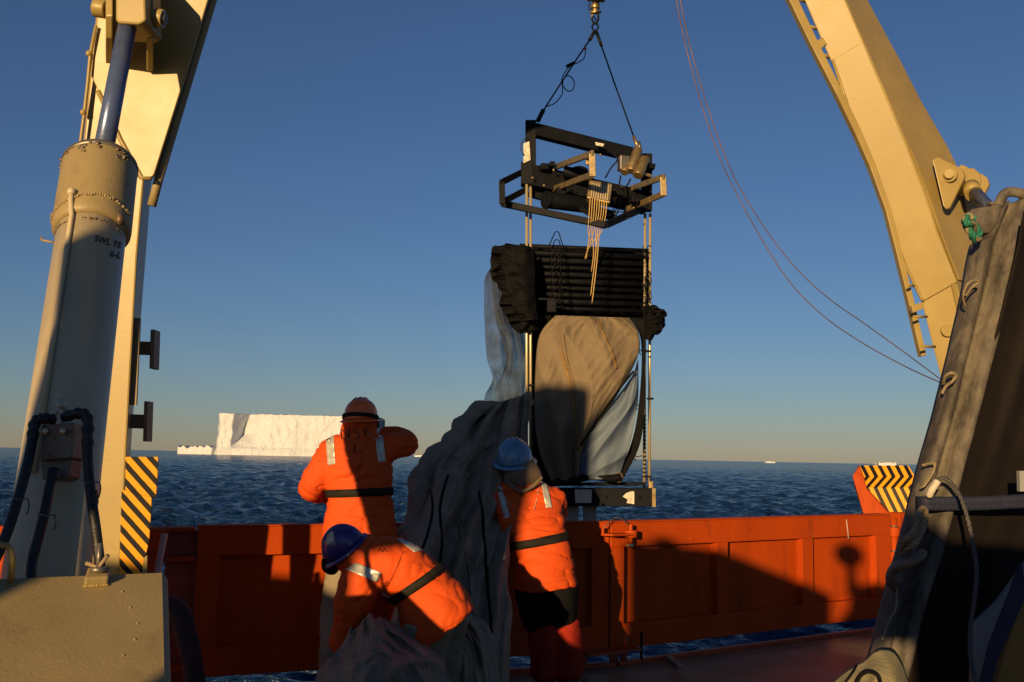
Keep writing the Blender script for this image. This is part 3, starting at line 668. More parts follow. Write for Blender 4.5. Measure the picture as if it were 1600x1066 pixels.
def smallberg(px0, px1, yt0, yt1, yb, D, label, amp=1.0): return iceberg('small_iceberg', px0, px1, yt0, yt1, yb, D, label, res=60, rough=amp)
smallberg(275, 333, 697.5, 699, 708.5, 1580, 'low ragged shelf of ice touching the left foot of the huge iceberg', .6)
smallberg(647, 662, 712, 711, 716, 3000, 'tiny iceberg just under the raised elbow of the standing worker')
smallberg(1374, 1402, 723, 723, 729, 2600, 'small iceberg on the horizon above the zigzag striped box')
smallberg(1197, 1212, 721, 722, 725.2, 4000, 'small pointed iceberg on the horizon midway between the net frame and the striped box', 2.0)
smallberg(1126, 1135, 721.6, 722, 724.2, 5200, 'tiny far iceberg, right one of a pair on the horizon right of the net frame', 2)
smallberg(1110, 1119, 721.9, 722, 723.9, 5400, 'tiny far iceberg, left one of a pair on the horizon right of the net frame', 2)
smallberg(1068, 1072, 721, 721, 723.4, 5200, 'tiniest speck of iceberg on the horizon just right of the net frame poles', 1)

# ================================================================== NET FRAME (hanging)
ND = 9.2
nf = empty('net_frame', at(920, 792, ND), 'tall black net sampling frame with steel poles hanging from the lifting wire', 'net frame')
T = lambda x, y, k=0: at(x, y, ND+k)
def B(name, a, b, w, h, m=BLACKP, up=(0, 0, 1), bev=.004): return MB().beam(a, b, w, h, up).build(name, m, nf, bevel=bev)
pm = pxm(ND)
B('top_beam', T(832, 203, 0), T(1000, 245, .25), .10, .12)
B('top_post', T(829, 190), T(829, 282), .10, .10, up=(0, 1, 0)); B('top_post', T(1010, 242, .25), T(1010, 330, .25), .10, .10, up=(0, 1, 0))
B('head_block', T(823, 256), T(823, 290), .11, .13, up=(0, 1, 0))
B('drive_beam', T(830, 276), T(1010, 318, .25), .14, .20)
B('lower_rail', T(784, 318, -.15), T(946, 352, -.35), .05, .06); B('lower_rail', T(946, 352, -.35), T(1000, 328, .15), .05, .06); B('cross_rail', T(850, 290, .2), T(948, 350, -.3), .05, .05)
B('back_rail', T(826, 300, .1), T(960, 338, .25), .05, .09)
def guard(a, b, c, d, w=.05, m=BLACKP):
    mb = MB(); e = .055
    for p, q in ((a, b), (b, c), (c, d)):
        dd = (q-p).normalized()*.02; mb.beam(p-dd*0, q+dd, w*.55, e, (0, 0, 1))
    return mb.build('guard_bar', m, nf, bevel=.004)
guard(T(818, 268), T(784, 285, -.35), T(785, 316, -.35), T(821, 297))
guard(T(866, 262), T(925, 240, -.75), T(926, 273, -.75), T(866, 295), m=BRASSY)
guard(T(983, 296, .2), T(1036, 277, -.35), T(1037, 303, -.35), T(978, 328, .15), m=BRASSY)
B('upright_plate', T(918, 240, -.6), T(918, 258, -.6), .03, .03, BRASSY, up=(0, 1, 0))
MB().tube([T(856, 313, -.2), T(930, 322, .0)], .078, 24).build('motor', BLACKP, nf, bevel=.006)
MB().tube([T(852, 312.5, -.215), T(856, 313, -.2)], .084, 24).build('motor_cap', BLACKP, nf, bevel=.004)
MB().tube([T(880, 268, -.1), T(914, 275, -.1)], .055, 18).build('gear_housing', BLACKP, nf, bevel=.01)
MB().ball(T(905, 268, -.12), (.09, .07, .05), 14, 8).build('motor', BLACKP, nf)
for x, y, w_, h_ in ((850, 262, 12, 10), (862, 258, 8, 8), (876, 300, 14, 12), (938, 300, 12, 20), (965, 300, 16, 14), (990, 312, 12, 12)):
    MB().box(T(x, y, -.09), w_*pm, .1, h_*pm, .2).build('junction_box', BLACKP, nf, bevel=.006)
rd = random.Random(5)
for i in range(6):
    x0 = rd.uniform(870, 960); x1 = x0+rd.uniform(15, 50)
    MB().tube(spline([T(x0, rd.uniform(270, 310), -.15), T((x0+x1)/2, rd.uniform(285, 340), -.22), T(x1, rd.uniform(290, 335), -.05)], 12), .006, 6).build('cable', HOSE, nf)
MB().tube(spline([T(950, 335, -.1), T(970, 331, -.2), T(985, 340, -.1), T(965, 343, -.1)], 12), .006, 6).build('cable', HOSE, nf)
MB().tube(spline([T(946, 278, -.3), T(955, 262, -.25), T(965, 248, -.1), T(950, 235, .1)], 12), .007, 6).build('cable', HOSE, nf)
MB().tube(spline([T(818, 242, -.1), T(814, 232, -.1), T(816, 222, -.1), T(824, 214, -.1)], 10), .006, 6).build('cable', HOSE, nf)
MB().tube(spline([T(970, 275, -.1), T(968, 290, -.2), T(978, 292, -.2), T(985, 280, -.1)], 10), .008, 6).build('cable', HOSE, nf)
for x, y in ((832, 278), (850, 290), (945, 308), (900, 300), (962, 309), (990, 325), (938, 242), (865, 266)): MB().ball(T(x, y, -.14), .012, 8, 6).build('bolt_head', BRASSY, nf)
MB().slab([(818, 224), (827, 221), (829, 250), (818, 255)], T(820, 240, -.075), Vector((0, -1, 0)), .006).build('pale_plate', LABEL, nf)
MB().slab([(930, 222), (944, 225), (942, 229), (931, 227)], T(935, 225, -.0), Vector((0, -1, 0)), .006).build('worn_patch', LABEL, nf)
# sensor cluster
sr = empty('sensor_cluster', T(990, 262, .1), 'cluster of tarnished metal pressure sensors bolted on the right end of the net frame', 'sensor')
for x0, y0, x1, y1, r in ((997, 233, 985, 268, .045), (1008, 248, 996, 275, .05), (983, 250, 975, 270, .04)):
    MB().tube([T(x0, y0, -.02), T(x1, y1, -.1)], r, 16).build('canister', BRASSY, sr, bevel=.006)
MB().beam(T(970, 252, .0), T(1022, 262, .05), .09, .05).build('mount_plate', BLACKP, sr, bevel=.004)
MB().beam(T(972, 262, -.05), T(1018, 276, .0), .04, .03).build('clamp_bar', BRASSY, sr, bevel=.004)
MB().box(T(974, 256, -.06), .10, .09, .14, .3).build('housing', STEELD, sr, bevel=.01)
MB().tube([T(1000, 234, -.03), T(998, 222, 0)], .018, 10).build('connector', STEELD, sr)
# toggle release
tg = MB(); tg.slab([(921, 281), (957, 287), (953, 317), (917, 309)], T(935, 300, -.40), Vector((0, -1, .25)), .10); tg.build('release_housing', BRASSY, nf, bevel=.008)
tg = MB()
for i in range(8): 
    x = 925+i*3.6; tg.slab([(x, 286+i*.6), (x+1.6, 286+i*.6), (x-.4, 309+i*.6), (x-2.2, 309+i*.6)], T(935, 300, -.42), Vector((0, -1, .25)), .02)
tg.build('release_slots', STEEL, nf)
ends = [(921, 392), (916, 405), (924, 425), (918, 395), (926, 438), (923, 462), (925, 474), (914, 405)]
for i, (ex, ey) in enumerate(ends):
    x = 922+i*3.7; P = [T(x, 311+i*.5, -.42), T(x-1.5, 335, -.38), T(x-3-i*.7, 362, -.3), T(ex+2+i*.8, (ey+362)/2, -.24), T(ex, ey, -.16)]
    MB().tube(spline(P, 18), .0048, 6).build('release_cord', CORD, nf)
# poles
for x, k, tag_ in ((823, -.04, 0), (829, .0, 0), (1008, .25, 1), (1016, .2, 1)):
    y0, y1 = (288, 770) if not tag_ else (334, 768)
    MB().tube([T(x, y0, k), T(x+(0 if not tag_ else -1.5), y1, k)], .0135, 14).build('pole', STEEL, nf)
for x, y in ((829, 425), (827, 505), (829, 602), (1012, 549), (1016, 623), (1012, 745)):
    MB().box(T(x, y, -.02), .06, .04, .018).build('pole_clamp', BLACKP, nf, bevel=.003)
for x, y in ((1003, 547), (998, 632), (995, 712)):
    MB().tube(spline([T(x+8, y, .15), T(x, y+2, .1), T(x-6, y-4, .1), T(x-2, y+8, .1)], 10), .005, 6).build('shackle_pin', STEELD, nf)
beads = MB()
for i in range(16): beads.ball(T(1007.2-.1*i*.1, 650+i*6.3, .235), (.018, .018, .008), 8, 4)
for i in range(10): beads.ball(T(822.6, 622+i*7, -.05), (.018, .018, .008), 8, 4)
beads.build('slider_rings', BLACKP, nf)
# lower bar assembly
B('bottom_bar', T(800, 776, .02), T(1024, 777, .02), .10, .165, bev=.006); B('bottom_bar', T(850, 757, .05), T(1008, 756, .1), .06, .03)
MB().slab([(1019, 763), (1024.5, 763), (1024.5, 792), (1019, 792)], T(1020, 775, -.036), Vector((0, -1, 0)), .01).build('end_cap', BRASSY, nf)
MB().slab([(898, 765), (925, 765), (924, 786), (899, 786)], T(900, 770, -.034), Vector((0, -1, 0)), .006).build('worn_label', LABEL, nf)
MB().slab([(978, 771), (985, 768), (991, 768), (991, 788), (979, 786), (981, 781), (973, 776)], T(980, 770, -.034), Vector((0, -1, 0)), .006).build('worn_label', LABEL, nf)
for x, y in ((948, 777), (1000, 777), (885, 777)): MB().ball(T(x, y, -.035), .012, 8, 6).build('bolt_head', BLACKP, nf)
MB().slab([(1014, 752), (1021, 752), (1021, 764), (1014, 764)], T(1017, 760, .15), Vector((0, -1, 0)), .05).build('pole_foot', BRASSY, nf, bevel=.006)
# pale buckets seen under the bar
for x0, x1 in ((879, 905), (911, 933)):
    MB().slab([(x0, 788), (x1, 788), (x1-1.5, 824), (x0+1.5, 824)], T(900, 800, .12), Vector((0, -1, 0)), .12).build('collecting_bucket', mat('dull_white_plastic', (.33, .33, .30), .5), nf, bevel=.01)
# dropped net bars
bar_root = nf
for i in range(10):
    y = 384+i*10.6; D0 = .0+.02*i
    MB().tube([T(812, y, D0), T(1013, y+8, D0+.24)], .021+.004*(i % 3), 12).build('net_bar', BLACKP, bar_root)
# cloth bunched between bars, each one a ruffled strip
rd = random.Random(9)
for i in range(9):
    y = 390+i*10.6; rows = []
    for j in range(9):
        t_ = j/8; row = []
        for k in range(90):
            s = k/89; x = 806+s*210
            bul = math.sin(math.pi*t_)*(.035+.02*N3(s*9, i*3.1, 0))+.015*N3(s*30, i*2, t_*2)
            row.append(T(x, y+t_*10.5+s*8+N3(s*12, i, t_)*2.0, .06+.02*i+s*.24-bul))
        rows.append(row)
    MB().grid(rows).build('bunched_net', BLACK, nf, solid=.004)
# fringes at bar ends
fr = MB()
for sx, x0 in ((-1, 815), (1, 1010)):
    for i in range(44):
        y = 388+rd.random()*105; x = x0+rd.uniform(-4, 5); r_ = rd.uniform(3, 9)*pm
        c = T(x, y, -.05+(.2 if sx > 0 else 0)); fr.tube([c+Vector((r_*math.cos(a)*.6, .02*math.sin(a), r_*math.sin(a))) for a in [q*.7+i for q in range(7)]], .004, 5)
fr.build('lashing_cords', BLACKP, nf)
vv = MB()
for i in range(9):
    yy = 362+i*12.5; vv.tube([T(858, yy+22, -.05), T(867, yy+1, -.06), T(870, yy, -.06), T(873, yy+1, -.06), T(880, yy+24, -.05)], .0055, 6)
vv.build('wire_bails', BLACKP, nf)
B('bridge_bar', T(826, 467, -.06), T(866, 468, -.06), .03, .02)
MB().box(T(862, 478, -.04), .09, .06, .13).build('flow_meter', BLACKP, nf, bevel=.01)

def cloth(name, outline_fn, nu, nv, depth_fn, m, label=None, cat=None, solid=.004, parent=None, group=None):
    rows = []
    for j in range(nv+1):
        v_ = j/nv; row = []
        L_, R_ = outline_fn(v_)
        for i in range(nu+1):
            u = i/nu; x = L_[0]+(R_[0]-L_[0])*u; y = L_[1]+(R_[1]-L_[1])*u
            D, dx, dy = depth_fn(u, v_, x, y); row.append(at(x+dx, y+dy, D))
        rows.append(row)
    return MB().grid(rows).build(name, m, parent, solid=solid, label=label, cat=cat, group=group)
def lr(L, R):
    def f(v): 
        k = v*(len(L)-1); i = min(int(k), len(L)-2); t_ = k-i
        a = spline(L, 2) if False else None
        Ls = LC(L, v); Rs = LC(R, v); return (Ls.x, Ls.y), (Rs.x, Rs.y)
    return f
def LC(pts, t):
    m = len(pts)-1; t = min(max(t, 0), 1)*m; k = min(int(t), m-1); u = t-k; P = [Vector((p[0], p[1], 0)) for p in pts]
    p0 = P[max(k-1, 0)]; p1 = P[k]; p2 = P[k+1]; p3 = P[min(k+2, m)]
    return 0.5*((2*p1)+(p2-p0)*u+(2*p0-5*p1+4*p2-p3)*u*u+(3*p1-p0-3*p2+p3)*u**3)
def rid(x): return 1-abs(x)*2
# black side cloth at left of the frame
cloth('black_side_cloth', lr([(770, 386), (768, 420), (790, 470), (800, 510), (812, 520)], [(830, 384), (832, 420), (834, 460), (838, 500), (842, 515)]), 60, 60,
      lambda u, v, x, y: (ND-.02-.12*math.sin(math.pi*u)-.09*N3(u*4, v*5, 2)-.05*math.sin(v*22+u*5), 5*N3(v*9, u, 1), 5*N3(u*6, v*4, 7)), BLACK, parent=nf)
def crumple(o, st=.06, sc=.07, vx=.018):
    md = o.modifiers.new('remesh', 'REMESH'); md.mode = 'VOXEL'; md.voxel_size = vx; md.use_smooth_shade = True
    t_ = bpy.data.textures.new('crumple', 'CLOUDS'); t_.noise_scale = sc; t_.noise_depth = 4
    md = o.modifiers.new('displace', 'DISPLACE'); md.texture = t_; md.strength = st; md.texture_coords = 'LOCAL'
def ruffle(pts, r, seed, D=ND-.1):
    """a gathered strip of cloth: a sheet folded to and fro along a spine"""
    S = spline([(a, b, 0) for a, b in pts], 60); rows = []
    for i, p in enumerate(S):
        t_ = (S[min(i+1, 59)]-S[max(i-1, 0)]).normalized(); n_ = VZ((-t_.y, t_.x, 0)); row = []
        for j in range(13):
            v_ = j/12*2-1; amp = r*(.85+.35*N3(i*.08, seed, 0)+.10*math.sin(i*.35+seed))*(.5+.5*min(1, (59-i)/10))
            q = p+n_*v_*amp+VZ((1, 0, 0))*2.0*math.sin(i*.5+v_*3+seed)
            row.append(at(q.x, q.y, D-.10*math.cos(v_*1.4)-.045*math.sin(i*.45+v_*2.4+seed)))
        rows.append(row)
    MB().grid(rows).build('cloth_ruffle', BLACK, nf, solid=.01)
VZ = Vector
def gathered(L, R_, seed, D, amp=.06):
    def df(u, v, x, y):
        k_ = (1-u) if L[0][0] < R_[0][0]-5 and seed < 10 else u
        return (D-.10*math.sin(math.pi*min(1, u))-amp*k_*2*rid(N3(u*1.2+seed, v*6.5, seed))-.015*rid(N3(u*3, v*11, seed+3)), k_*(7*N3(v*5, seed, 0)+1.5*N3(v*12, seed, 1)), k_*5*N3(v*9, u*2, seed))
    cloth('gathered_net', lr(L, R_), 40, 80, df, BLACK, parent=nf, solid=.008)
gathered([(790, 381), (772, 390), (768, 410), (767, 432), (782, 446)], [(830, 386), (832, 400), (832, 415), (832, 430), (834, 448)], 1, ND-.05)
gathered([(776, 436), (780, 455), (784, 478), (794, 500), (812, 521)], [(832, 430), (834, 450), (836, 470), (838, 495), (842, 514)], 2, ND-.02)
gathered([(800, 384), (786, 400), (790, 440), (800, 480), (815, 500)], [(834, 390), (836, 420), (836, 450), (838, 480), (842, 500)], 3, ND-.14, .04)
gathered([(1006, 478), (1006, 490), (1006, 505), (1006, 522)], [(1024, 479), (1041, 489), (1037, 508), (1026, 523)], 11, ND+.14, .05)
gathered([(1006, 490), (1006, 500), (1006, 512), (1006, 530)], [(1018, 484), (1030, 496), (1034, 516), (1016, 530)], 12, ND+.06, .05)
cloth('black_backing', lr([(812, 386), (812, 500)], [(1014, 394), (1014, 503)]), 30, 30, lambda u, v, x, y: (ND+.30+.2*u-.04*math.sin(v*40), 0, 0), BLACK, parent=nf)
# black backing strip along left pole & right binding
cloth('black_edge_strip', lr([(822, 495), (823, 600), (830, 700), (838, 760)], [(885, 492), (855, 545), (850, 640), (875, 760)]), 30, 60,
      lambda u, v, x, y: (ND+.12-.03*math.sin(v*20+u*3), 0, 0), BLACK, parent=nf)
cloth('black_edge_strip', lr([(985, 497), (1001, 530), (1001, 600), (990, 680), (966, 742)], [(1008, 497), (1008, 530), (1008, 610), (1001, 690), (974, 748)]), 10, 60,
      lambda u, v, x, y: (ND+.02-.02*math.sin(v*14), 0, 0), BLACK, parent=nf)
# tan net belly
def tand(u, v, x, y):
    b = .20*math.sin(math.pi*min(1, max(0, u)))**.7*(.35+.65*math.sin(math.pi*(.15+.75*v)))
    b += .09*rid(N3(u*2.3-v*1.2, v*1.1, 4.0))+.03*rid(N3(u*4.5-v*2.5, v*1.6, 2.0))+.010*rid(N3(u*9+v*5, v*6, 9.0))+.004*N3(u*30, v*26, 3)+.05*rid(N3(u*3.2+1.2*v, v*.9, 17))
    if v > .6: b += .05*math.sin((u-.3)*16)*(v-.6)*2
    return (ND+.05-b, 0, 0)
cloth('tan_net', lr([(868, 493), (843, 525), (836, 590), (836, 660), (845, 712), (862, 752)], [(984, 497), (998, 522), (995, 560), (960, 625), (918, 690), (906, 750)]), 110, 130, tand, NETTAN, parent=nf)
# pale sheer net lower right
cloth('pale_sheer_net', lr([(990, 585), (968, 615), (932, 665), (905, 700), (900, 725), (904, 750)], [(997, 560), (997, 620), (992, 655), (985, 690), (974, 725), (966, 748)]), 60, 80,
      lambda u, v, x, y: (ND-.02-.10*math.sin(math.pi*u)-.06*rid(N3(u*2+v*2, v*2.5, 8))-.02*N3(u*5, v*6, 1), 0, 0), NETPALE, parent=nf)
# bottom roll
cloth('net_hem', lr([(868, 746), (872, 756)], [(968, 738), (972, 750)]), 50, 8, lambda u, v, x, y: (ND-.10-.05*math.sin(math.pi*v), 0, 3*math.sin(u*9)), BLACK, parent=nf)
MB().ball(at(966, 746, ND-.08), (.05, .04, .05), 12, 8).build('net_knot', NETTAN, nf)
# seams, laid on the belly
def seam(pts, wpx, m, name='stitched_seam', k=.02):
    P = [LC(pts, i/50) for i in range(51)]
    bv = BVH_T; A_ = []
    for i, p in enumerate(P):
        t_ = P[min(i+1, 50)]-P[max(i-1, 0)]; n_ = Vector((-t_.y, t_.x, 0)).normalized()*wpx*.5; row = []
        for s_ in (-1, 0, 1):
            q = p+n_*s_; d = ray(q.x, q.y).normalized(); hit = bv.ray_cast(EYE, d)
            row.append((hit[0] if hit[0] else at(q.x, q.y, ND-.2))-d*k*(1 if s_ else 1.3))
        A_.append(row)
    MB().grid(A_).build(name, m, nf)
tn = [o for o in nf.children if o.name.startswith('tan_net')][0]
BVH_T = BVHTree.FromPolygons([v.co+nf.location for v in tn.data.vertices], [tuple(p.vertices) for p in tn.data.polygons])
seam([(874, 545), (884, 575), (893, 615), (900, 660), (906, 705)], 4.2, SEAM); seam([(934, 500), (947, 530), (958, 555), (963, 575)], 3.2, SEAM)
seam([(990, 580), (965, 612), (935, 655), (903, 702)], 3.5, BLACK); seam([(880, 520), (886, 560), (900, 620), (904, 700)], 1.2, SEAM)
# sheer blue-grey net hanging at left
def sheerd(u, v, x, y): return (ND+.45-.16*rid(N3(u*2.2+.8*v, v*1.8, 6))-.05*rid(N3(u*4-v*2, v*3.2, 1)), 3*N3(v*6, 2, 2), 0)
cloth('sheer_net', lr([(772, 410), (757, 440), (757, 500), (761, 560), (770, 590), (758, 618), (758, 645)], [(838, 440), (836, 480), (832, 530), (828, 580), (826, 620), (824, 650), (824, 680)]), 70, 110, sheerd, NETSEE, parent=nf)
cloth('sheer_net', lr([(766, 425), (775, 500), (790, 560), (775, 610), (770, 650)], [(800, 440), (815, 500), (822, 560), (820, 620), (815, 660)]), 50, 90,
      lambda u, v, x, y: (ND+.25-.12*rid(N3(u*2.5+2, v*3, 3)), 5*N3(v*5, 4, 2), 0), NETSEE, parent=nf)

# ---- bridle and lifting wire: the hoist hardware
hw = empty('lifting_bridle', T(930, 45), 'two-legged wire bridle and swivel shackle holding up the net frame', 'lifting bridle')
MB().tube([T(930, -150), T(930, 4)], .008, 8).build('lifting_wire', WIRE, hw)
MB().tube([T(931, -4), T(931, 8)], .035, 14).tube([T(930, 8), T(930, 14)], .045, 14).tube([T(930, 14), T(930, 21)], .03, 12).build('swivel', BRASSY, hw, bevel=.005)
MB().tube(spline([T(926, 20), T(925, 30), T(930, 38), T(935, 30), T(934, 20)], 14), .011, 8).tube([T(922, 19, -.02), T(939, 19, -.02)], .013, 10).build('shackle', BRASSY, hw)
MB().tube(spline([T(930, 35), T(925, 42), T(930, 49), T(935, 42), T(930, 35)], 14), .009, 8).build('ring', STEELD, hw)
MB().tube(spline([T(922, 3), T(920, 12), T(925, 22), T(932, 32)], 10), .006, 6).build('safety_wire', BLACKP, hw)
MB().tube([T(928, 48), T(919, 66), T(900, 94), T(878, 128), T(852, 168), T(842, 190)], .0075, 8).build('wire_leg', BLACKP, hw)
MB().tube([T(933, 50), T(939, 70), T(960, 130), T(978, 180, .1), T(991, 216, .15)], .0075, 8).build('wire_leg', BLACKP, hw)
for a, b, r in ((T(930, 48), T(921, 63), .018), (T(932, 50), T(940, 72), .016), (T(849, 172), T(840, 190), .022), (T(990, 214, .15), T(997, 230, .1), .018)): MB().tube([a, b], r, 10).build('wire_ferrule', BRASSY if r < .02 else BLACKP, hw)
MB().tube(spline([T(915, 75), T(913, 90), T(903, 98), T(890, 104), T(880, 118), T(878, 130), T(886, 142), T(895, 140), T(897, 128), T(890, 119), T(882, 121), T(879, 132), T(878, 148), T(866, 162), T(852, 168), T(840, 185), T(836, 192)], 70), .0055, 6).build('loose_cable', BLACKP, hw)
MB().ball(T(914, 76), .014, 8, 6).build('red_tape', mat('red_tape', (.5, .05, .03), .6), hw)
MB().tube([T(885, 104), T(898, 98)], .016, 8).build('tape_wrap', BLACKP, hw)

# two slack cables at right
ca = [(1050, -60, 8.6), (1057, 0, 8.4), (1075, 87, 8.0), (1107, 198, 7.5), (1136, 273, 7.1), (1189, 372, 6.5), (1235, 442, 6.0), (1287, 494, 5.5), (1346, 535, 4.9), (1415, 573, 4.2), (1474, 600, 3.62)]
cbp = [(1056, -60, 8.6), (1063, 0, 8.4), (1082, 87, 8.0), (1116, 198, 7.5), (1148, 279, 7.1), (1194, 355, 6.5), (1241, 416, 6.0), (1293, 465, 5.5), (1351, 506, 4.9), (1415, 552, 4.2), (1474, 596, 3.6)]
MB().tube(pxs(ca, 90), [.0048-.0027*i/89 for i in range(90)], 7).build('slack_cable', CABLE, label='thin reddish cable sagging from above to the grey beam, lower of the two', cat='cable')
MB().tube(pxs(cbp, 90), [.0048-.0027*i/89 for i in range(90)], 7).build('slack_cable', CABLE, label='thin reddish cable sagging from above to the grey beam, upper of the two', cat='cable')

# ================================================================== DRAPED GREY NET
HL = [(756, 636), (722, 664), (690, 700), (662, 722), (655, 760), (645, 800), (622, 832), (604, 880), (590, 950), (580, 1020), (560, 1110)]
HR = [(832, 614), (826, 650), (824, 690), (822, 730), (812, 770), (802, 815), (796, 860), (796, 910), (798, 960), (796, 1020), (792, 1110)]
Dtab = [(0, 9.0), (.2, 8.55), (.35, 8.1), (.5, 7.72), (.62, 7.45), (.8, 7.2), (1, 6.9)]
def heap(u, v, x, y):
    D = interp(Dtab, v)[0]
    w1 = u+.16*N3(v*1.6, 0.3, 1)+.05*N3(v*3, u*2, 5)+.10*(v)**2
    w2 = w1-.35*max(0, .45-v)*(1-u)
    f = .15*rid(N3(w2*3.0, v*.8, 11))+.105*rid(N3(w2*6.0+.6*v, v*1.4, 3.3))+.03*rid(N3(w2*2.0-v*1.5, v*3.0, 8.1))+.02*N3(w1*9, v*8, 2)+.006*N3(w1*26, v*30, 2)
    bul = .25*math.sin(math.pi*u)**.8
    D += max(0, .5-u)*.0
    return (D-f*1.5-bul, 9*N3(v*8, u*2, 1), 7*N3(u*5, v*2, 3))
hn = empty('draped_net', atz(700, 1066, 0), 'dark grey fine-mesh net draped in heavy folds over the gate down to the deck', 'net')
cloth('net_fall', lr(HL, HR), 170, 230, heap, NETGREY, parent=hn, solid=.008)
nfall = [o for o in hn.children if o.name.startswith('net_fall')][0]
BV_F = BVHTree.FromPolygons([v.co+hn.location for v in nfall.data.vertices], [tuple(p.vertices) for p in nfall.data.polygons])
def fall_strip(pts, wpx, m, k=.02):
    rows = []
    P = [LC(pts, i/70) for i in range(71)]
    for i, p in enumerate(P):
        t_ = P[min(i+1, 70)]-P[max(i-1, 0)]; n_ = Vector((-t_.y, t_.x, 0)).normalized()*wpx*.5; row = []
        for s_ in (-1, 0, 1):
            q = p+n_*s_; d = ray(q.x, q.y).normalized(); hit = BV_F.ray_cast(EYE, d)
            row.append((hit[0] if hit[0] else at(q.x, q.y, 7.5))-d*k*(.2 if s_ else 1.0))
        rows.append(row)
    MB().grid(rows).build('hem_strip', m, hn, solid=.004)
fall_strip([(742, 745), (752, 790), (757, 850), (762, 920), (768, 985), (762, 1040)], 5, BLACK)
fall_strip([(700, 742), (688, 790), (690, 850), (684, 905), (690, 960)], 4, BLACK)
fall_strip([(735, 740), (715, 780), (722, 840), (735, 900), (738, 970), (748, 1040)], 6, NETGREY, .03)
fall_strip([(668, 742), (676, 790), (668, 835), (650, 880)], 4, BLACK)
# rolled edges / lips on top of the fall
mb = MB()
def roll(pts, r, seed, n=48):
    P = pxs(pts, n); return mb.tube(P, [r*(.55+.45*math.sin(math.pi*min(1, max(0.06, k/(n-1))))**.5+.35*N3(k*.22, seed, 0)) for k in range(n)], 16, flat=.7)
roll([(828, 628, 8.9), (790, 636, 8.7), (752, 640, 8.55), (722, 668, 8.3), (704, 694, 8.1), (672, 720, 7.9), (655, 748, 7.75), (650, 800, 7.5), (625, 836, 7.3)], .10, 1)
roll([(815, 668, 8.6), (770, 690, 8.3), (735, 700, 8.1), (712, 730, 7.85), (698, 790, 7.6), (676, 850, 7.3), (655, 930, 7.0), (640, 1010, 6.8)], .10, 2)
roll([(812, 700, 8.4), (776, 722, 8.1), (750, 750, 7.85), (738, 800, 7.6), (742, 870, 7.3), (736, 950, 7.05), (725, 1080, 6.8)], .085, 3)
roll([(815, 735, 8.2), (790, 760, 8.0), (778, 800, 7.7), (768, 860, 7.45), (772, 930, 7.2), (765, 1000, 7.0), (760, 1090, 6.8)], .075, 4)
roll([(740, 650, 8.5), (722, 690, 8.2), (690, 735, 7.85), (675, 790, 7.6), (645, 850, 7.3)], .07, 5)
P_obj = mb.build('net_folds', NETGREY, hn)
md = P_obj.modifiers.new('remesh', 'REMESH'); md.mode = 'VOXEL'; md.voxel_size = .022; md.use_smooth_shade = True
tx = bpy.data.textures.new('fold_noise', 'CLOUDS'); tx.noise_scale = .16; tx.noise_depth = 3
md = P_obj.modifiers.new('displace', 'DISPLACE'); md.texture = tx; md.strength = .07; md.mid_level = .5; md.texture_coords = 'LOCAL'
MB().tube(pxs([(812, 640, 8.75), (780, 648, 8.55), (752, 652, 8.42), (736, 668, 8.3)], 20), [.012+.014*math.sin(math.pi*k/19) for k in range(20)], 8, flat=.5).build('dark_binding', BLACK, hn)
# lower heap in front of the bending worker
def heap2(u, v, x, y):
    D = 5.85-.55*v
    f = .12*rid(N3(u*2.6+v, v*1.2, 21))+.06*rid(N3(u*5.5-v*2, v*2, 13))+.02*rid(N3(u*11, v*7, 18))+.015*N3(u*20,v*16,3)
    return (D-f-.2*math.sin(math.pi*u), 6*N3(v*5, u, 11), 10*N3(u*4, v, 13))
cloth('net_heap', lr([(560, 965), (530, 1010), (500, 1050), (480, 1130)], [(600, 965), (668, 1010), (700, 1050), (730, 1130)]), 120, 80, heap2, NETGREY, parent=hn, solid=.008)
cloth('net_heap', lr([(640, 1000), (655, 1030), (650, 1060), (640, 1140)], [(720, 935), (765, 985), (785, 1050), (800, 1140)]), 100, 90,
      lambda u, v, x, y: (6.35-.3*v-.08*rid(N3(u*5+v, v*1.2, 31))-.04*rid(N3(u*12-v, v*2, 33))-.15*math.sin(math.pi*u), 4*N3(v*5, u, 11), 8*N3(u*4, v, 13)), NETGREY, parent=hn, solid=.008)

# ================================================================== PEOPLE
DG = lambda: bpy.context.evaluated_depsgraph_get()
def bake(me, mods):
    o = bpy.data.objects.new('tmp', me); COL.objects.link(o)
    for typ, props in mods:
        md = o.modifiers.new(typ, typ)
        for k, v in props.items(): setattr(md, k, v)
    bpy.context.view_layer.update(); r = bpy.data.meshes.new_from_object(o.evaluated_get(DG())); bpy.data.objects.remove(o); return r
def ell(mb, c, r, axes=None): return mb.ball(c, r, 20, 14, axes=axes)
def limb(mb, pts, rads, seg=18, flat=1.0):   # pts world, closed rounded ends
    n = len(pts)*5; P = spline(pts, n); R = [LC([(x, 0) for x in rads], i/(n-1)).x for i in range(n)]
    P = [P[0]-(P[1]-P[0]).normalized()*R[0]*.5]+P+[P[-1]+(P[-1]-P[-2]).normalized()*R[-1]*.5]; R = [R[0]*.55]+R+[R[-1]*.55]
    return mb.tube(P, R, seg, flat=flat)
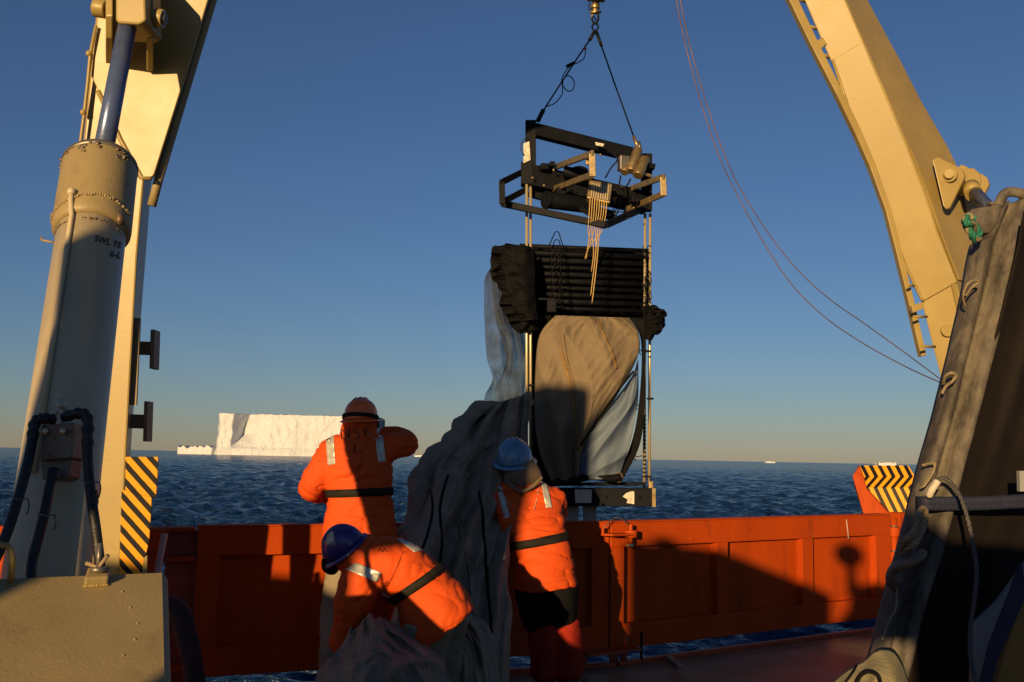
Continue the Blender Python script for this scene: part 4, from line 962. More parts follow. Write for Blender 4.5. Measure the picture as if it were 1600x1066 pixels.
def garment(mb, name, m, parent, voxel=.013, smooth=10, wr=.012, seed=0, stretch=(5, 5, 13), label=None):
    me = mb.mesh(name); bm = bmesh.new(); bm.from_mesh(me); bmesh.ops.remove_doubles(bm, verts=bm.verts, dist=1e-5); bmesh.ops.recalc_face_normals(bm, faces=bm.faces); bm.to_mesh(me); bm.free()
    me = bake(me, [('REMESH', dict(mode='VOXEL', voxel_size=voxel)), ('SMOOTH', dict(factor=.6, iterations=smooth))])
    n = len(me.vertices); nr = np.zeros(n*3); me.vertex_normals.foreach_get('vector', nr) if hasattr(me, 'vertex_normals') else None
    off = root_of(parent).location
    for i, v in enumerate(me.vertices):
        p = v.co; nn = Vector(nr[i*3:i*3+3])
        q = p*1.0; wx = .25*N3(p.x*3, p.z*3, seed)
        n1 = N3(q.x*stretch[0]*.7+seed, q.y*stretch[1]*.7, q.z*stretch[2]*.7+wx*6); n2 = N3(q.x*stretch[0]*1.3-wx*5, q.y*stretch[1]*1.3+seed, q.z*stretch[2]*1.2)
        lowf = N3(q.x*3.5, q.y*3.5+seed, q.z*3.5); m1 = min(1, max(0, .5+2.2*N3(q.x*2.5+seed, q.y*2.5, q.z*2.5+9)))
        d = .45*lowf-.42*m1*math.exp(-(n1/.09)**2)-.28*(1-m1)*math.exp(-(n2/.09)**2)+.30*m1*n1+.16*abs(n2)
        v.co = p+nn*wr*d
    vs = [v.co.copy() for v in me.vertices]; fs = [tuple(p.vertices) for p in me.polygons]; bv = BVHTree.FromPolygons(vs, fs)
    for v in me.vertices: v.co -= off
    me.polygons.foreach_set('use_smooth', [True]*len(me.polygons)); me.materials.clear()
    finish(me, name, m, parent, label=label); return bv
def patch(bv, quad, m, parent, name, k=.006, nu=6, nv=14, solid=.003):
    A_ = []; q = [Vector((x, y, 0)) for x, y in quad]; D0 = None
    for j in range(nv+1):
        row = []
        for i in range(nu+1):
            u, v = i/nu, j/nv; p = (q[0]*(1-u)+q[1]*u)*(1-v)+(q[3]*(1-u)+q[2]*u)*v
            d = ray(p.x, p.y).normalized(); h = bv.ray_cast(EYE, d)
            if h[0] is None: h = bv.find_nearest(at(p.x, p.y, D0 or 7))
            D0 = h[0].y; row.append(h[0]-d*k)
        A_.append(row)
    return MB().grid(A_).build(name, m, parent, solid=solid)
def belt(bv, a, b, depth, hw, m, parent, name='belt', k=.011, n=64):
    # a,b: left/right points of the belt (world) ; ring around in the plane spanned by ab and the depth axis
    c = (a+b)/2; x = (b-a).normalized(); y = Vector((0, 1, 0)); y = (y-x*y.dot(x)).normalized(); z = x.cross(y); rows = [[], [], []]
    for i in range(n+1):
        t_ = 2*math.pi*i/n; d = x*math.cos(t_)+y*math.sin(t_)
        for j, s_ in enumerate((-1, 0, 1)):
            o_ = c+z*hw*s_; h = bv.ray_cast(o_, d); L_ = (b-a).length; p = h[0] if h[0] and (h[0]-o_).length < L_*.62 else o_+d*L_*.45
            rows[j].append(p+d*k)
    return MB().grid(rows).build(name, m, parent, solid=.004)
def ink(bv, strokes, parent, m=INK, w=1.0, name='ink_mark', k=.004):
    mb = MB()
    for s_ in strokes:
        P = []
        for x, y in (s_ if len(s_) < 3 else [(LC(s_, i/14).x, LC(s_, i/14).y) for i in range(15)]) if len(s_) != 2 else [(s_[0][0]+(s_[1][0]-s_[0][0])*i/6, s_[0][1]+(s_[1][1]-s_[0][1])*i/6) for i in range(7)]:
            d = ray(x, y).normalized(); h = bv.ray_cast(EYE, d)
            if h[0]: P.append(h[0]-d*k)
        if len(P) > 1: mb.tube(P, w, 5, flat=.4)
    return mb.build(name, m, parent)
def human(root, J, hand_dirs):
    """one continuous body: skin-modified skeleton, five fingers per hand, head with face"""
    bm_v = []; bm_e = []; rad = []; roots = []
    def V(p, r, link=None, root_=False):
        bm_v.append(Vector(p)); rad.append(r); i = len(bm_v)-1
        if link is not None: bm_e.append((link, i))
        if root_: roots.append(i)
        return i
    pel = V(J['pelvis'], .13, None, True); wa = V(J['pelvis'].lerp(J['neck'], .4), .115, pel); ch = V(J['pelvis'].lerp(J['neck'], .8), .14, wa); nk = V(J['neck'], .06, ch)
    fw = J['face'].normalized(); hd = J['head']; up = (hd-J['neck']).normalized(); h0 = V(hd-up*.05, .075, nk); h1 = V(hd+up*.02, .092, h0); V(hd+up*.09, .07, h1)
    sd = up.cross(fw).normalized()
    for s in ('L', 'R'):
        hp = V(J['hip'+s], .095, pel); kn = V(J['knee'+s], .065, hp); c_ = V(J['knee'+s].lerp(J['ankle'+s], .35), .058, kn); an = V(J['ankle'+s], .042, c_); V(J['toe'+s], .035, an)
        sh = V(J['sh'+s], .06, ch); el = V(J['el'+s], .045, sh); fa = V(J['el'+s].lerp(J['wr'+s], .3), .045, el); wr = V(J['wr'+s], .028, fa)
        d = hand_dirs[s][0].normalized(); pn = hand_dirs[s][1]; pn = (pn-d*pn.dot(d)).normalized(); ac = d.cross(pn).normalized()
        V(J['wr'+s]+d*.05, .036, wr)
        for k, (o_, l_) in enumerate(((-.030, .070), (-.010, .080), (.010, .074), (.029, .058))):
            b0 = V(J['wr'+s]+d*.06+ac*o_*.8, .010, None, True); b1 = V(J['wr'+s]+d*.092+ac*o_, .010, b0)
            b2 = V(J['wr'+s]+d*(.092+l_*.45)+ac*o_*1.08+pn*.012, .009, b1); V(J['wr'+s]+d*(.092+l_*.75)+ac*o_*1.1+pn*(.035), .0075, b2)
        t0 = V(J['wr'+s]+d*.03-ac*.02, .012, None, True); t1 = V(J['wr'+s]+d*.06-ac*.052+pn*.01, .0115, t0); V(J['wr'+s]+d*.09-ac*.06+pn*.025, .009, t1)
    me = bpy.data.meshes.new('body'); me.from_pydata(bm_v, bm_e, [])
    o = bpy.data.objects.new('tmpb', me); COL.objects.link(o); sk = o.modifiers.new('skin', 'SKIN')
    for i, v in enumerate(me.skin_vertices[0].data): v.radius = (rad[i], rad[i]); v.use_root = i in roots
    sk.use_smooth_shade = True; sb = o.modifiers.new('sub', 'SUBSURF'); sb.levels = 1; sb.render_levels = 1
    bpy.context.view_layer.update(); m1 = bpy.data.meshes.new_from_object(o.evaluated_get(DG())); bpy.data.objects.remove(o)
    mb = MB(); mb.add([v.co.copy() for v in m1.vertices], [tuple(p.vertices) for p in m1.polygons], True)
    ell(mb, hd+up*.01, (.078, .098, .115), (sd, fw, up)); mb.ball(hd+fw*.10-up*.01, (.014, .022, .026), 10, 8, (sd, fw, up)); mb.ball(hd+fw*.085-up*.05, (.026, .015, .008), 10, 8, (sd, fw, up)); mb.ball(hd+fw*.06-up*.09, (.035, .03, .022), 10, 8, (sd, fw, up))
    for s in (-1, 1): mb.ball(hd+sd*.082*s, (.012, .022, .032), 10, 8, (sd, fw, up)); mb.ball(hd+fw*.088+sd*.032*s+up*.022, (.016, .010, .009), 8, 6, (sd, fw, up))
    m2 = bake(mb.mesh('body'), [('REMESH', dict(mode='VOXEL', voxel_size=.008)), ('SMOOTH', dict(factor=.5, iterations=3))])
    for v in m2.vertices: v.co -= root.location
    m2.polygons.foreach_set('use_smooth', [True]*len(m2.polygons)); m2.materials.clear(); finish(m2, 'body', SKIN, root)
    ey = MB()
    for s in (-1, 1): ey.ball(hd+fw*.092+sd*.031*s+up*.022, .010, 8, 6)
    ey.build('eyes', INK, root)
def helmet(c, up, fw, r, m, parent, ridges=True, ledge=.035):
    up = up.normalized(); fw = (fw-up*fw.dot(up)).normalized(); sd = up.cross(fw).normalized(); mb = MB()
    prof = [(-.18, 1.0), (-.05, 1.0), (.12, .985), (.35, .94), (.58, .83), (.78, .66), (.92, .44), (1.0, .2), (1.02, .02)]
    rings = []
    for z, s in prof:
        rings.append([c+up*z*r*1.02+(sd*math.cos(a)*r*.93+fw*math.sin(a)*r*1.12)*s*(1+.0*a) for a in [2*math.pi*k/48 for k in range(48)]])
    mb.loft(rings, True, False)
    o = mb.build('helmet', m, parent, solid=.006)
    br = []
    for k in range(49):
        a = 2*math.pi*k/48; d = sd*math.cos(a)*.93+fw*math.sin(a)*1.12; w_ = ledge*(1+.8*max(0, math.sin(a))**2); p = c-up*.18*r+d*r*.97
        br.append([p, p+d.normalized()*w_*.6-up*.006, p+d.normalized()*w_-up*.014, p+d.normalized()*w_-up*.020])
    MB().grid(br).build('brim', m, o, solid=.004)
    if ridges:
        for off in (-.28, 0, .28):
            P = [c+up*math.cos(t_)*r*1.05+fw*math.sin(t_)*r*1.13*(1-abs(off)*.2)+sd*off*r*(.9) for t_ in [(-1.15+2.3*i/20) for i in range(21)]]
            MB().tube([p-up*r*.03*abs(off)*3 for p in P], [.002+.007*math.sin(math.pi*i/20) for i in range(21)], 8).build('ridge', m, o)
    return o
def boots(root, J):
    mb = MB()
    for s in ('L', 'R'):
        a = J['ankle'+s]; t_ = J['toe'+s]
        b = MB(); limb(b, [a+Vector((0, 0, .16)), a+Vector((0, 0, .08)), a+Vector((0, 0, -.02))], [.078, .072, .07]); limb(b, [a+Vector((0, 0, -.04))-(t_-a)*.3, a.lerp(t_, .5)+Vector((0, 0, -.02)), t_+(t_-a)*.15], [.055, .055, .045])
        b.build('boot', BOOT, root)
        sole = MB(); q = Vector((a.x, a.y, .015)); r_ = Vector((t_.x, t_.y, .015)); sole.beam(q-(r_-q)*.45, r_+(r_-q)*.35, .11, .03); 
        sole.build('sole', BOOT, root, bevel=.01)
VZ = Vector
# ---- person 1 : standing with raised arm
D1 = 7.1
def person1():
    g = lambda x, y, k=0: at(x, y, D1+k)
    base = atz(560, 1090, 0)
    r = empty('person', Vector((g(560, 900).x, D1, 0)), 'worker in an orange float coat and orange helmet standing with the right arm raised', 'person')
    J = dict(pelvis=g(562, 850), neck=g(562, 688), head=g(563, 655, -.0), face=VZ((.15, 1, .05)), shL=g(515, 705), elL=g(487, 768, .05), wrL=g(520, 776, .28), shR=g(604, 700), elR=g(636, 694, .05), wrR=g(588, 684, .34),
             hipL=g(538, 862), hipR=g(588, 862), kneeL=g(522, 955, .05), kneeR=g(590, 955, .05))
    for s, x in (('L', 519), ('R', 592)):
        a = J['knee'+s]; J['ankle'+s] = VZ((g(x, 1060).x, D1+.0, .10)); J['toe'+s] = J['ankle'+s]+VZ((.0, .17, -.05))
    human(r, J, {'L': (VZ((.8, .5, .1)), VZ((0, 1, 0))), 'R': (VZ((-1, .2, -.2)), VZ((0, -1, 0)))})
    mb = MB(); k = pxm(D1)
    # torso loft
    st = [(676, 560, 22, .10), (684, 556, 38, .12), (694, 556, 52, .14), (715, 557, 55, .16), (745, 560, 52, .165), (768, 562, 49, .165), (785, 562, 51, .17), (810, 562, 55, .19), (838, 562, 58, .20), (856, 562, 59, .20)]
    rings = []
    for y, x, hw, hd in st:
        c = g(x, y); rings.append([c+VZ((math.cos(a)*hw*k, math.sin(a)*hd*(1.0 if math.sin(a) < 0 else .85), 0)) for a in [2*math.pi*i/28 for i in range(28)]])
    mb.loft(rings, True)
    limb(mb, [g(520, 702), g(503, 735, .0), g(486, 764, .03), g(500, 772, .16), g(520, 772, .26)], [.115, .105, .092, .08, .068])
    limb(mb, [g(600, 700), g(618, 694, .0), g(636, 693, .04), g(628, 683, .20), g(600, 680, .30)], [.105, .098, .082, .072, .062])
    bv = garment(mb, 'float_coat', SUIT, r, seed=1, wr=.042)
    hb = MB(); limb(hb, [g(561, 662, .03), g(560, 678, .02), g(560, 694, .0)], [.125, .135, .15]); ell(hb, g(562, 660), (.125, .13, .11))
    bh = garment(hb, 'hood', SUIT, r, voxel=.014, seed=3, wr=.01)
    belt(bv, g(512, 771), g(613, 767), .2, .027, BELT, r)
    ink(bv, [[(512, 727), (535, 730), (560, 731), (585, 730), (604, 726)], [(560, 731), (560, 760)], [(510, 832), (535, 836), (560, 837), (590, 836), (614, 832)]], r, m=ORANGE_D, w=.0022, name='coat_seam')
    patch(bv, [(509, 682), (521, 679), (524, 725), (512, 727)], TAPE, r, 'reflective_stripe'); patch(bv, [(586, 679), (598, 680), (603, 722), (591, 723)], TAPE, r, 'reflective_stripe')
    BB = MB(); 
    class U:   # nearest of coat and hood
        def ray_cast(s, o, d):
            a = bv.ray_cast(o, d); b = bh.ray_cast(o, d)
            if a[0] is None: return b
            if b[0] is None: return a
            return a if a[3] < b[3] else b
    ink(U(), [[(534, 686), (533, 670)], [(533, 670), (546, 684)], [(546, 684), (545, 669)], [(561, 667), (553, 669)], [(553, 669), (554, 675), (560, 677), (561, 683), (555, 685)], [(569, 668), (571, 683)], [(569, 669), (577, 667)], [(570, 675), (576, 673)], [(554, 693), (554, 708)], [(554, 708), (566, 706)]], r, w=.0052)
    helmet(g(564, 650), VZ((-.05, -.05, 1)), VZ((.25, 1, 0)), .122, HELM_O, r)
    bnd = MB(); c = g(563.5, 651)
    bnd.grid([[c+VZ((math.cos(a)*.127, math.sin(a)*.145, dz+.0-.02*math.sin(a))) for a in [2*math.pi*i/40 for i in range(41)]] for dz in (-.022, .006)]); bnd.build('goggle_strap', BELT, r, solid=.006)
    bn = MB(); bn.box(c+VZ((.10, .06, -.055)), .05, .10, .05); bn.build('goggles', INK, r, bevel=.01)
    tr = MB(); limb(tr, [g(545, 850), g(534, 900, .02), g(522, 955, .04), VZ((g(519, 1000).x, D1, .42)), VZ((g(519, 1000).x, D1, .16))], [.14, .12, .095, .085, .09]); limb(tr, [g(582, 850), g(588, 900, .02), g(592, 955, .04), VZ((g(592, 1000).x, D1, .42)), VZ((g(592, 1000).x, D1, .16))], [.14, .12, .095, .085, .09])
    garment(tr, 'trousers', KHAKI, r, seed=7, wr=.018)
    boots(r, J)
person1()
# ---- person 3 : leaning on the gate, back to us
def person3():
    D = 7.45; g = lambda x, y, k=0: at(x, y, D+k); k = pxm(D)
    r = empty('person', VZ((g(850, 900).x, D, 0)), 'worker in a blue helmet and orange coat leaning forward over the gate', 'person')
    J = dict(pelvis=g(856, 900), neck=g(812, 765, .25), head=g(804, 722, .32), face=VZ((-.2, 1, -.25)), shL=g(776, 790, .18), elL=g(766, 850, .40), wrL=g(770, 830, .62), shR=g(866, 780, .18), elR=g(880, 812, .42), wrR=g(868, 790, .72),
             hipL=g(835, 915), hipR=g(876, 912), kneeL=g(848, 1000, .10), kneeR=g(884, 1000, .10))
    for s, x in (('L', 852), ('R', 888)): J['ankle'+s] = VZ((g(x, 1000).x, D-.02, .10)); J['toe'+s] = J['ankle'+s]+VZ((-.02, .17, -.05))
    human(r, J, {'L': (VZ((.1, .8, .1)), VZ((0, 0, -1))), 'R': (VZ((0, 1, 0)), VZ((0, 0, -1)))})
    mb = MB(); st = [(748, 818, 22, .10, .24), (760, 819, 40, .13, .22), (772, 820, 54, .16, .18), (795, 822, 57, .18, .12), (820, 829, 54, .18, .07), (843, 837, 47, .175, .03), (858, 843, 48, .18, .01), (885, 850, 48, .19, 0), (912, 854, 47, .19, 0), (922, 855, 47, .19, 0)]
    rings = []
    for y, x, hw, hd, dk in st:
        c = g(x, y, dk); rings.append([c+VZ((math.cos(a)*hw*k, math.sin(a)*hd, 0))+VZ((0, 0, -.03*math.cos(a)*(1 if y > 840 else 0)*-1)) for a in [2*math.pi*i/28 for i in range(28)]])
    mb.loft(rings, True)
    limb(mb, [g(779, 788, .16), g(768, 815, .22), g(770, 842, .35), g(776, 835, .52)], [.105, .095, .085, .07]); limb(mb, [g(862, 778, .18), g(868, 795, .30), g(872, 800, .48), g(868, 790, .62)], [.105, .095, .085, .07])
    bv = garment(mb, 'float_coat', SUIT, r, seed=11, wr=.045)
    hb = MB(); limb(hb, [g(810, 730, .28), g(815, 742, .24), g(818, 754, .20)], [.12, .145, .15]); garment(hb, 'fleece_collar', HOODB, r, voxel=.014, seed=13, wr=.016)
    cs = MB(); cs.tube(spline([g(790, 750, .10), g(805, 764, .03), g(818, 768, .02), g(836, 757, .03), g(848, 745, .10)], 16), [.02]*16, 10)
    garment(cs, 'collar_roll', HOODB, r, voxel=.012, seed=15, wr=.006)
    ink(bv, [[(772, 812), (800, 816), (835, 810), (874, 800)], [(810, 915), (850, 912), (896, 903)]], r, m=ORANGE_D, w=.0022, name='coat_seam')
    belt(bv, g(792, 853, .02), g(884, 836, .04), .2, .030, BELT, r)
    patch(bv, [(775, 760), (783, 759), (797, 808), (788, 811)], TAPE, r, 'reflective_stripe'); patch(bv, [(843, 743), (852, 742), (863, 793), (853, 793)], TAPE, r, 'reflective_stripe')
    ink(bv, [[(812, 777), (812, 770)], [(812, 770), (815, 775)], [(815, 775), (818, 770)], [(818, 770), (819, 776)]], r, w=.003)
    helmet(g(804, 715, .26), VZ((-.12, -.28, 1)), VZ((-.1, 1, 0)), .145, HELM_B, r, ledge=.04)
    tr = MB(); limb(tr, [g(836, 915, .02), g(838, 945, .03), g(842, 975, .05)], [.155, .14, .12]); limb(tr, [g(874, 912, .02), g(874, 945, .03), g(878, 972, .05)], [.15, .135, .115])
    garment(tr, 'knee_pads_overtrousers', BLACK, r, seed=17, wr=.012)
    tr = MB(); limb(tr, [g(848, 975, .05), g(850, 1010, .06), VZ((g(852, 1000).x, D, .4)), VZ((g(852, 1000).x, D, .14))], [.12, .12, .115, .115]); limb(tr, [g(882, 972, .05), g(884, 1010, .06), VZ((g(888, 1000).x, D, .4)), VZ((g(888, 1000).x, D, .14))], [.115, .115, .11, .11])
    garment(tr, 'trousers', RED, r, seed=19, wr=.018)
    boots(r, J)
person3()
# ---- person 2 : bent double, pulling the net
def person2():
    D = 5.75; g = lambda x, y, k=0: at(x, y, D+k); k = pxm(D)
    r = empty('person', VZ((g(660, 900).x, D, 0)), 'worker in a purple helmet bent double over the net, sunlit on the lower orange coat', 'person')
    J = dict(pelvis=g(678, 945, .05), neck=g(572, 870, .0), head=g(540, 862, -.0), face=VZ((-.6, .3, -.6)), shL=g(560, 905, -.10), elL=g(545, 965, .0), wrL=g(530, 1020, .05), shR=g(600, 868, .16), elR=g(585, 945, .25), wrR=g(570, 1010, .28),
             hipL=g(668, 965, -.05), hipR=g(690, 960, .12), kneeL=g(660, 1050, .0), kneeR=g(690, 1050, .22))
    for s, x, dk in (('L', 668, -.02), ('R', 700, .2)): J['ankle'+s] = VZ((g(x, 1000).x, D+dk, .10)); J['toe'+s] = J['ankle'+s]+VZ((-.14, .08, -.05))
    human(r, J, {'L': (VZ((-.2, .1, -1)), VZ((0, 1, 0))), 'R': (VZ((-.2, .1, -1)), VZ((0, 1, 0)))})
    mb = MB()
    # torso from shoulders to hem, axis running right and down ; (cx,cy, perpendicular half width px, depth half m)
    ax_ = [(560, 872, 24, .12), (574, 878, 38, .15), (592, 882, 44, .17), (612, 886, 47, .18), (632, 893, 48, .18), (651, 908, 46, .18), (664, 926, 50, .19), (675, 950, 60, .21), (684, 978, 66, .22), (690, 990, 66, .22)]
    rings = []
    for i, (x, y, hw, hd) in enumerate(ax_):
        a0 = ax_[max(i-1, 0)]; a1 = ax_[min(i+1, len(ax_)-1)]; dx, dy = a1[0]-a0[0], a1[1]-a0[1]; l = math.hypot(dx, dy); nx, ny = -dy/l, dx/l
        if i >= 7: nx, ny = -.80, .62
        if nx > 0: nx, ny = -nx, -ny
        c = g(x, y); pv = g(x+nx*hw, y+ny*hw)-c
        rings.append([c+pv*math.cos(a)+VZ((0, math.sin(a)*hd, 0)) for a in [2*math.pi*q/28 for q in range(28)]])
    mb.loft(rings, True)
    limb(mb, [g(566, 898, -.08), g(555, 935, -.08), g(546, 970, -.02), g(535, 1010, .03)], [.125, .12, .10, .085]); limb(mb, [g(600, 880, .15), g(592, 940, .22), g(578, 1000, .26)], [.12, .105, .085])
    bv = garment(mb, 'float_coat', SUIT, r, seed=21, wr=.030, stretch=(9, 5, 7))
    hb = MB(); limb(hb, [g(540, 858, .0), g(552, 866, .0), g(572, 872, .0)], [.105, .125, .14]); garment(hb, 'hood', SUIT, r, voxel=.014, seed=23, wr=.012)
    ink(bv, [[(600, 925), (616, 895), (630, 862)], [(630, 1010), (680, 990), (728, 962)]], r, m=ORANGE_D, w=.0022, name='coat_seam')
    belt(bv, g(612, 938, 0), g(694, 882, 0), .2, .024, BELT, r)
    patch(bv, [(546, 875), (539, 889), (589, 910), (596, 895)], TAPE, r, 'reflective_stripe'); patch(bv, [(621, 843), (639, 839), (661, 859), (648, 863)], TAPE, r, 'reflective_stripe')
    ink(bv, [[(591, 862), (593, 857)], [(593, 857), (597, 862)], [(597, 862), (601, 857)], [(601, 857), (604, 862)]], r, w=.003)
    h = helmet(g(536, 852, -.03), VZ((-.62, -.25, .75)), VZ((-.75, .2, -.6)), .108, HELM_P, r, ledge=.024)
    hv = BVHTree.FromPolygons([v.co+r.location for v in h.data.vertices], [tuple(p.vertices) for p in h.data.polygons])
    patch(hv, [(512, 832), (520, 826), (523, 846), (509, 853)], LABEL, r, 'helmet_sticker', k=.008, nu=6, nv=6)
    fl = MB(); limb(fl, [g(517, 872, .02), g(518, 885, .02), g(520, 893, .02)], [.055, .06, .04]); garment(fl, 'ear_flap', BLACK, r, voxel=.012, seed=25, wr=.004)
    tr = MB(); limb(tr, [g(668, 975, -.05), g(662, 1010, -.03), g(662, 1050, .0), VZ((g(668, 1000).x, D-.02, .3)), VZ((g(668, 1000).x, D-.02, .14))], [.15, .13, .11, .10, .10]); limb(tr, [g(695, 960, .12), g(690, 1010, .16), g(695, 1050, .2), VZ((g(700, 1000).x, D+.2, .3)), VZ((g(700, 1000).x, D+.2, .14))], [.15, .13, .11, .10, .10])
    garment(tr, 'trousers', KHAKI, r, seed=27, wr=.02)
    boots(r, J)
person2()

# stencil on the cylinder
cylbv = BVHTree.FromPolygons([v.co+lc.location for v in barrel.data.vertices], [tuple(p.vertices) for p in barrel.data.polygons])
def stencil(txt, px, py, size, rot, parent, m=INK, name='stencil_text'):
    cu = bpy.data.curves.new('t', 'FONT'); cu.body = txt; cu.size = 1.0; cu.offset = .025; cu.resolution_u = 3
    o = bpy.data.objects.new('t', cu); COL.objects.link(o); bpy.context.view_layer.update(); me = bpy.data.meshes.new_from_object(o.evaluated_get(DG())); bpy.data.objects.remove(o)
    bm = bmesh.new(); bm.from_mesh(me); bmesh.ops.triangulate(bm, faces=bm.faces)
    bmesh.ops.subdivide_edges(bm, edges=[e for e in bm.edges if e.calc_length() > .15], cuts=2)
    c, s_ = math.cos(rot), math.sin(rot); off = parent.location
    for v in bm.verts:
        x, y = v.co.x*size, -v.co.y*size; X = px+x*c-y*s_; Y = py+x*s_+y*c
        d = ray(X, Y).normalized(); h = cylbv.ray_cast(EYE, d)
        p = (h[0] if h[0] else at(X, Y, 4.1))-d*.004; v.co = p-off
    bm.to_mesh(me); bm.free(); finish(me, name, m, parent)
stencil('SWL TE', 147, 376, 13, .28, lc); stencil('6-L', 171, 400, 14, .25, lc)

# ================================================================== RIGHT FOREGROUND RACK
RD = 3.5
rk = empty('canvas_rack', VZ((1.5, 3.5, 0)), 'tilted rack with weathered grey edge beam and black canvas side at the right', 'rack')
def beam_loft():
    L = [(1562, 318, 3.62), (1535, 370, 3.60), (1526, 386, 3.58), (1508, 480, 3.55), (1490, 560, 3.5), (1468, 650, 3.47), (1446, 726, 3.44), (1428, 800, 3.4), (1410, 870, 3.36), (1393, 930, 3.33), (1374, 1010, 3.3), (1340, 1140, 3.2), (1300, 1400, 3.1)]
    R_ = [(1606, 312), (1601, 350), (1596, 386), (1573, 480), (1551, 560), (1528, 650), (1507, 726), (1489, 800), (1470, 870), (1450, 930), (1430, 1010), (1402, 1140), (1370, 1400)]
    prof = [(0, .05), (.03, -.01), (.12, -.03), (.24, -.028), (.34, .0), (.42, .022), (.50, .02), (.58, -.02), (.70, -.05), (.84, -.05), (.95, -.02), (1.0, .03), (.98, .09), (.5, .08), (.05, .09)]
    rings = []; n = 60; Ls = spline(L, n); Rs = spline([(a[0], a[1], 0) for a in R_], n)
    for i in range(n):
        a = at(Ls[i].x, Ls[i].y, Ls[i].z); b = at(Rs[i].x, Rs[i].y, Ls[i].z+.03)
        wob = .004*N3(i*.35, 0, 0)
        rings.append([a+(b-a)*u+VZ((0, d+wob*(1 if 0 < u < 1 else 0)+.004*N3(i*.5, u*4, 2), 0)) for u, d in prof])
    return MB().loft(rings, True)
beam = beam_loft().build('edge_beam', GALV, rk)
# rounded end cap and top lip
MB().tube(spline([at(1560, 322, 3.6), at(1568, 305, 3.6), at(1580, 300, 3.6), at(1598, 303, 3.6), at(1630, 308, 3.62)], 24), [.012]*24, 10, flat=1.6).build('end_lip', GALV, rk)
MB().prism([at(x, y, 3.57) for x, y in ((1512, 336), (1520, 326), (1546, 322), (1566, 316), (1562, 345), (1548, 365), (1520, 363), (1512, 350), (1524, 340))], (0, .05, 0)).build('lashing_lug', GALV, rk, bevel=.006)
MB().prism([at(x, y, 3.60) for x, y in ((1547, 315), (1570, 315), (1568, 320), (1549, 320))], (0, .04, 0)).build('lashing_lug', GALV, rk, bevel=.003)
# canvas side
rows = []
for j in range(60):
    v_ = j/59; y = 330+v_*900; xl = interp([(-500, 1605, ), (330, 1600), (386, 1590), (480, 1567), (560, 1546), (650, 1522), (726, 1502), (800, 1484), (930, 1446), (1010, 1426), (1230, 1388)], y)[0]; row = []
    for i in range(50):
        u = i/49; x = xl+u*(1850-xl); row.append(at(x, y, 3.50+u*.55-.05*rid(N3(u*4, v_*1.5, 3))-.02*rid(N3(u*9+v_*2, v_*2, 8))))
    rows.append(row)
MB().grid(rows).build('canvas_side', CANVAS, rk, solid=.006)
# top frame to the right of the beam
MB().beam(at(1600, 316, 3.75), at(1780, 330, 3.9), .06, .06).build('top_rail', GALV, rk, bevel=.006)
# bottom corner: pale panel, navy strap, board
MB().slab([(1521, 976), (1560, 940), (1600, 884), (1660, 800), (1700, 1120), (1516, 1120)], at(1560, 1000, 3.3), VZ((0, -1, 0)), .02).build('pale_panel', PALE, rk)
MB().slab([(1593, 736), (1640, 736), (1640, 768), (1594, 768)], at(1600, 750, 3.28), VZ((0, -1, 0)), .02).build('pale_panel', PALE, rk)
MB().slab([(1597, 878), (1604, 930), (1560, 1030), (1535, 1120), (1520, 1120), (1546, 1010)], at(1560, 1000, 3.10), VZ((0, -1, 0)), .012).build('navy_strap', STRAPB, rk)
MB().slab([(1604, 905), (1660, 905), (1640, 960), (1596, 1120), (1538, 1120), (1566, 1035)], at(1580, 1000, 3.13), VZ((0, -1, 0)), .03).build('edge_board', YBOARD, rk, bevel=.004)
# horizontal strap wrapping the beam
rows = []
for i in range(40):
    t_ = i/39; x = 1432+t_*260; y0 = 776+(0 if x < 1480 else -0)+2*math.sin(t_*5)-t_*5; k_ = 3.38 if x > 1445 else 3.38+.05*(1445-x)/13
    rows.append([at(x, y0+j*5.3, k_-.055-.004*math.sin(j*1.4)+t_*.05) for j in range(5)])
MB().grid(rows).build('navy_strap', STRAPB, rk, solid=.008)
# wire rope: stranded
def rope(name, pts, r, m, n=90, parent=None, strands=3, turns=None, label=None, cat=None, m2=None, lk='wire'):
    P = pxs(pts, n); L_ = sum((P[i+1]-P[i]).length for i in range(n-1)); turns = turns or L_/(r*7)
    N_ = max(n, int(turns*8)); P = pxs(pts, N_); out = []; mbs = [MB(), MB()]
    for s_ in range(strands):
        Q = []
        for i, p in enumerate(P):
            t_ = (P[min(i+1, N_-1)]-P[max(i-1, 0)]).normalized(); x = t_.cross(VZ((0, 1, .01))).normalized(); y = t_.cross(x); a = 2*math.pi*(turns*i/N_+s_/strands)
            Q.append(p+(x*math.cos(a)+y*math.sin(a))*r*.5)
        mbs[1 if (m2 and s_ == 0) else 0].tube(Q, r*.58, 6)
    o = mbs[0].build(name, m, parent, label=label, cat=cat)
    if m2: mbs[1].build('dark_strand', m2, o)
    return o
rope('wire_rope', [(1463, 752, 3.32), (1474, 747, 3.30), (1486, 755, 3.28), (1500, 775, 3.24), (1512, 810, 3.2), (1520, 850, 3.18), (1526, 895, 3.16), (1522, 940, 3.15), (1516, 985, 3.15), (1517, 1030, 3.1), (1524, 1064, 3.08), (1530, 1100, 3.05)], .0068, WIRE, parent=None, label='bowed steel wire rope hanging from the grey beam in front of the black canvas', cat='wire rope')
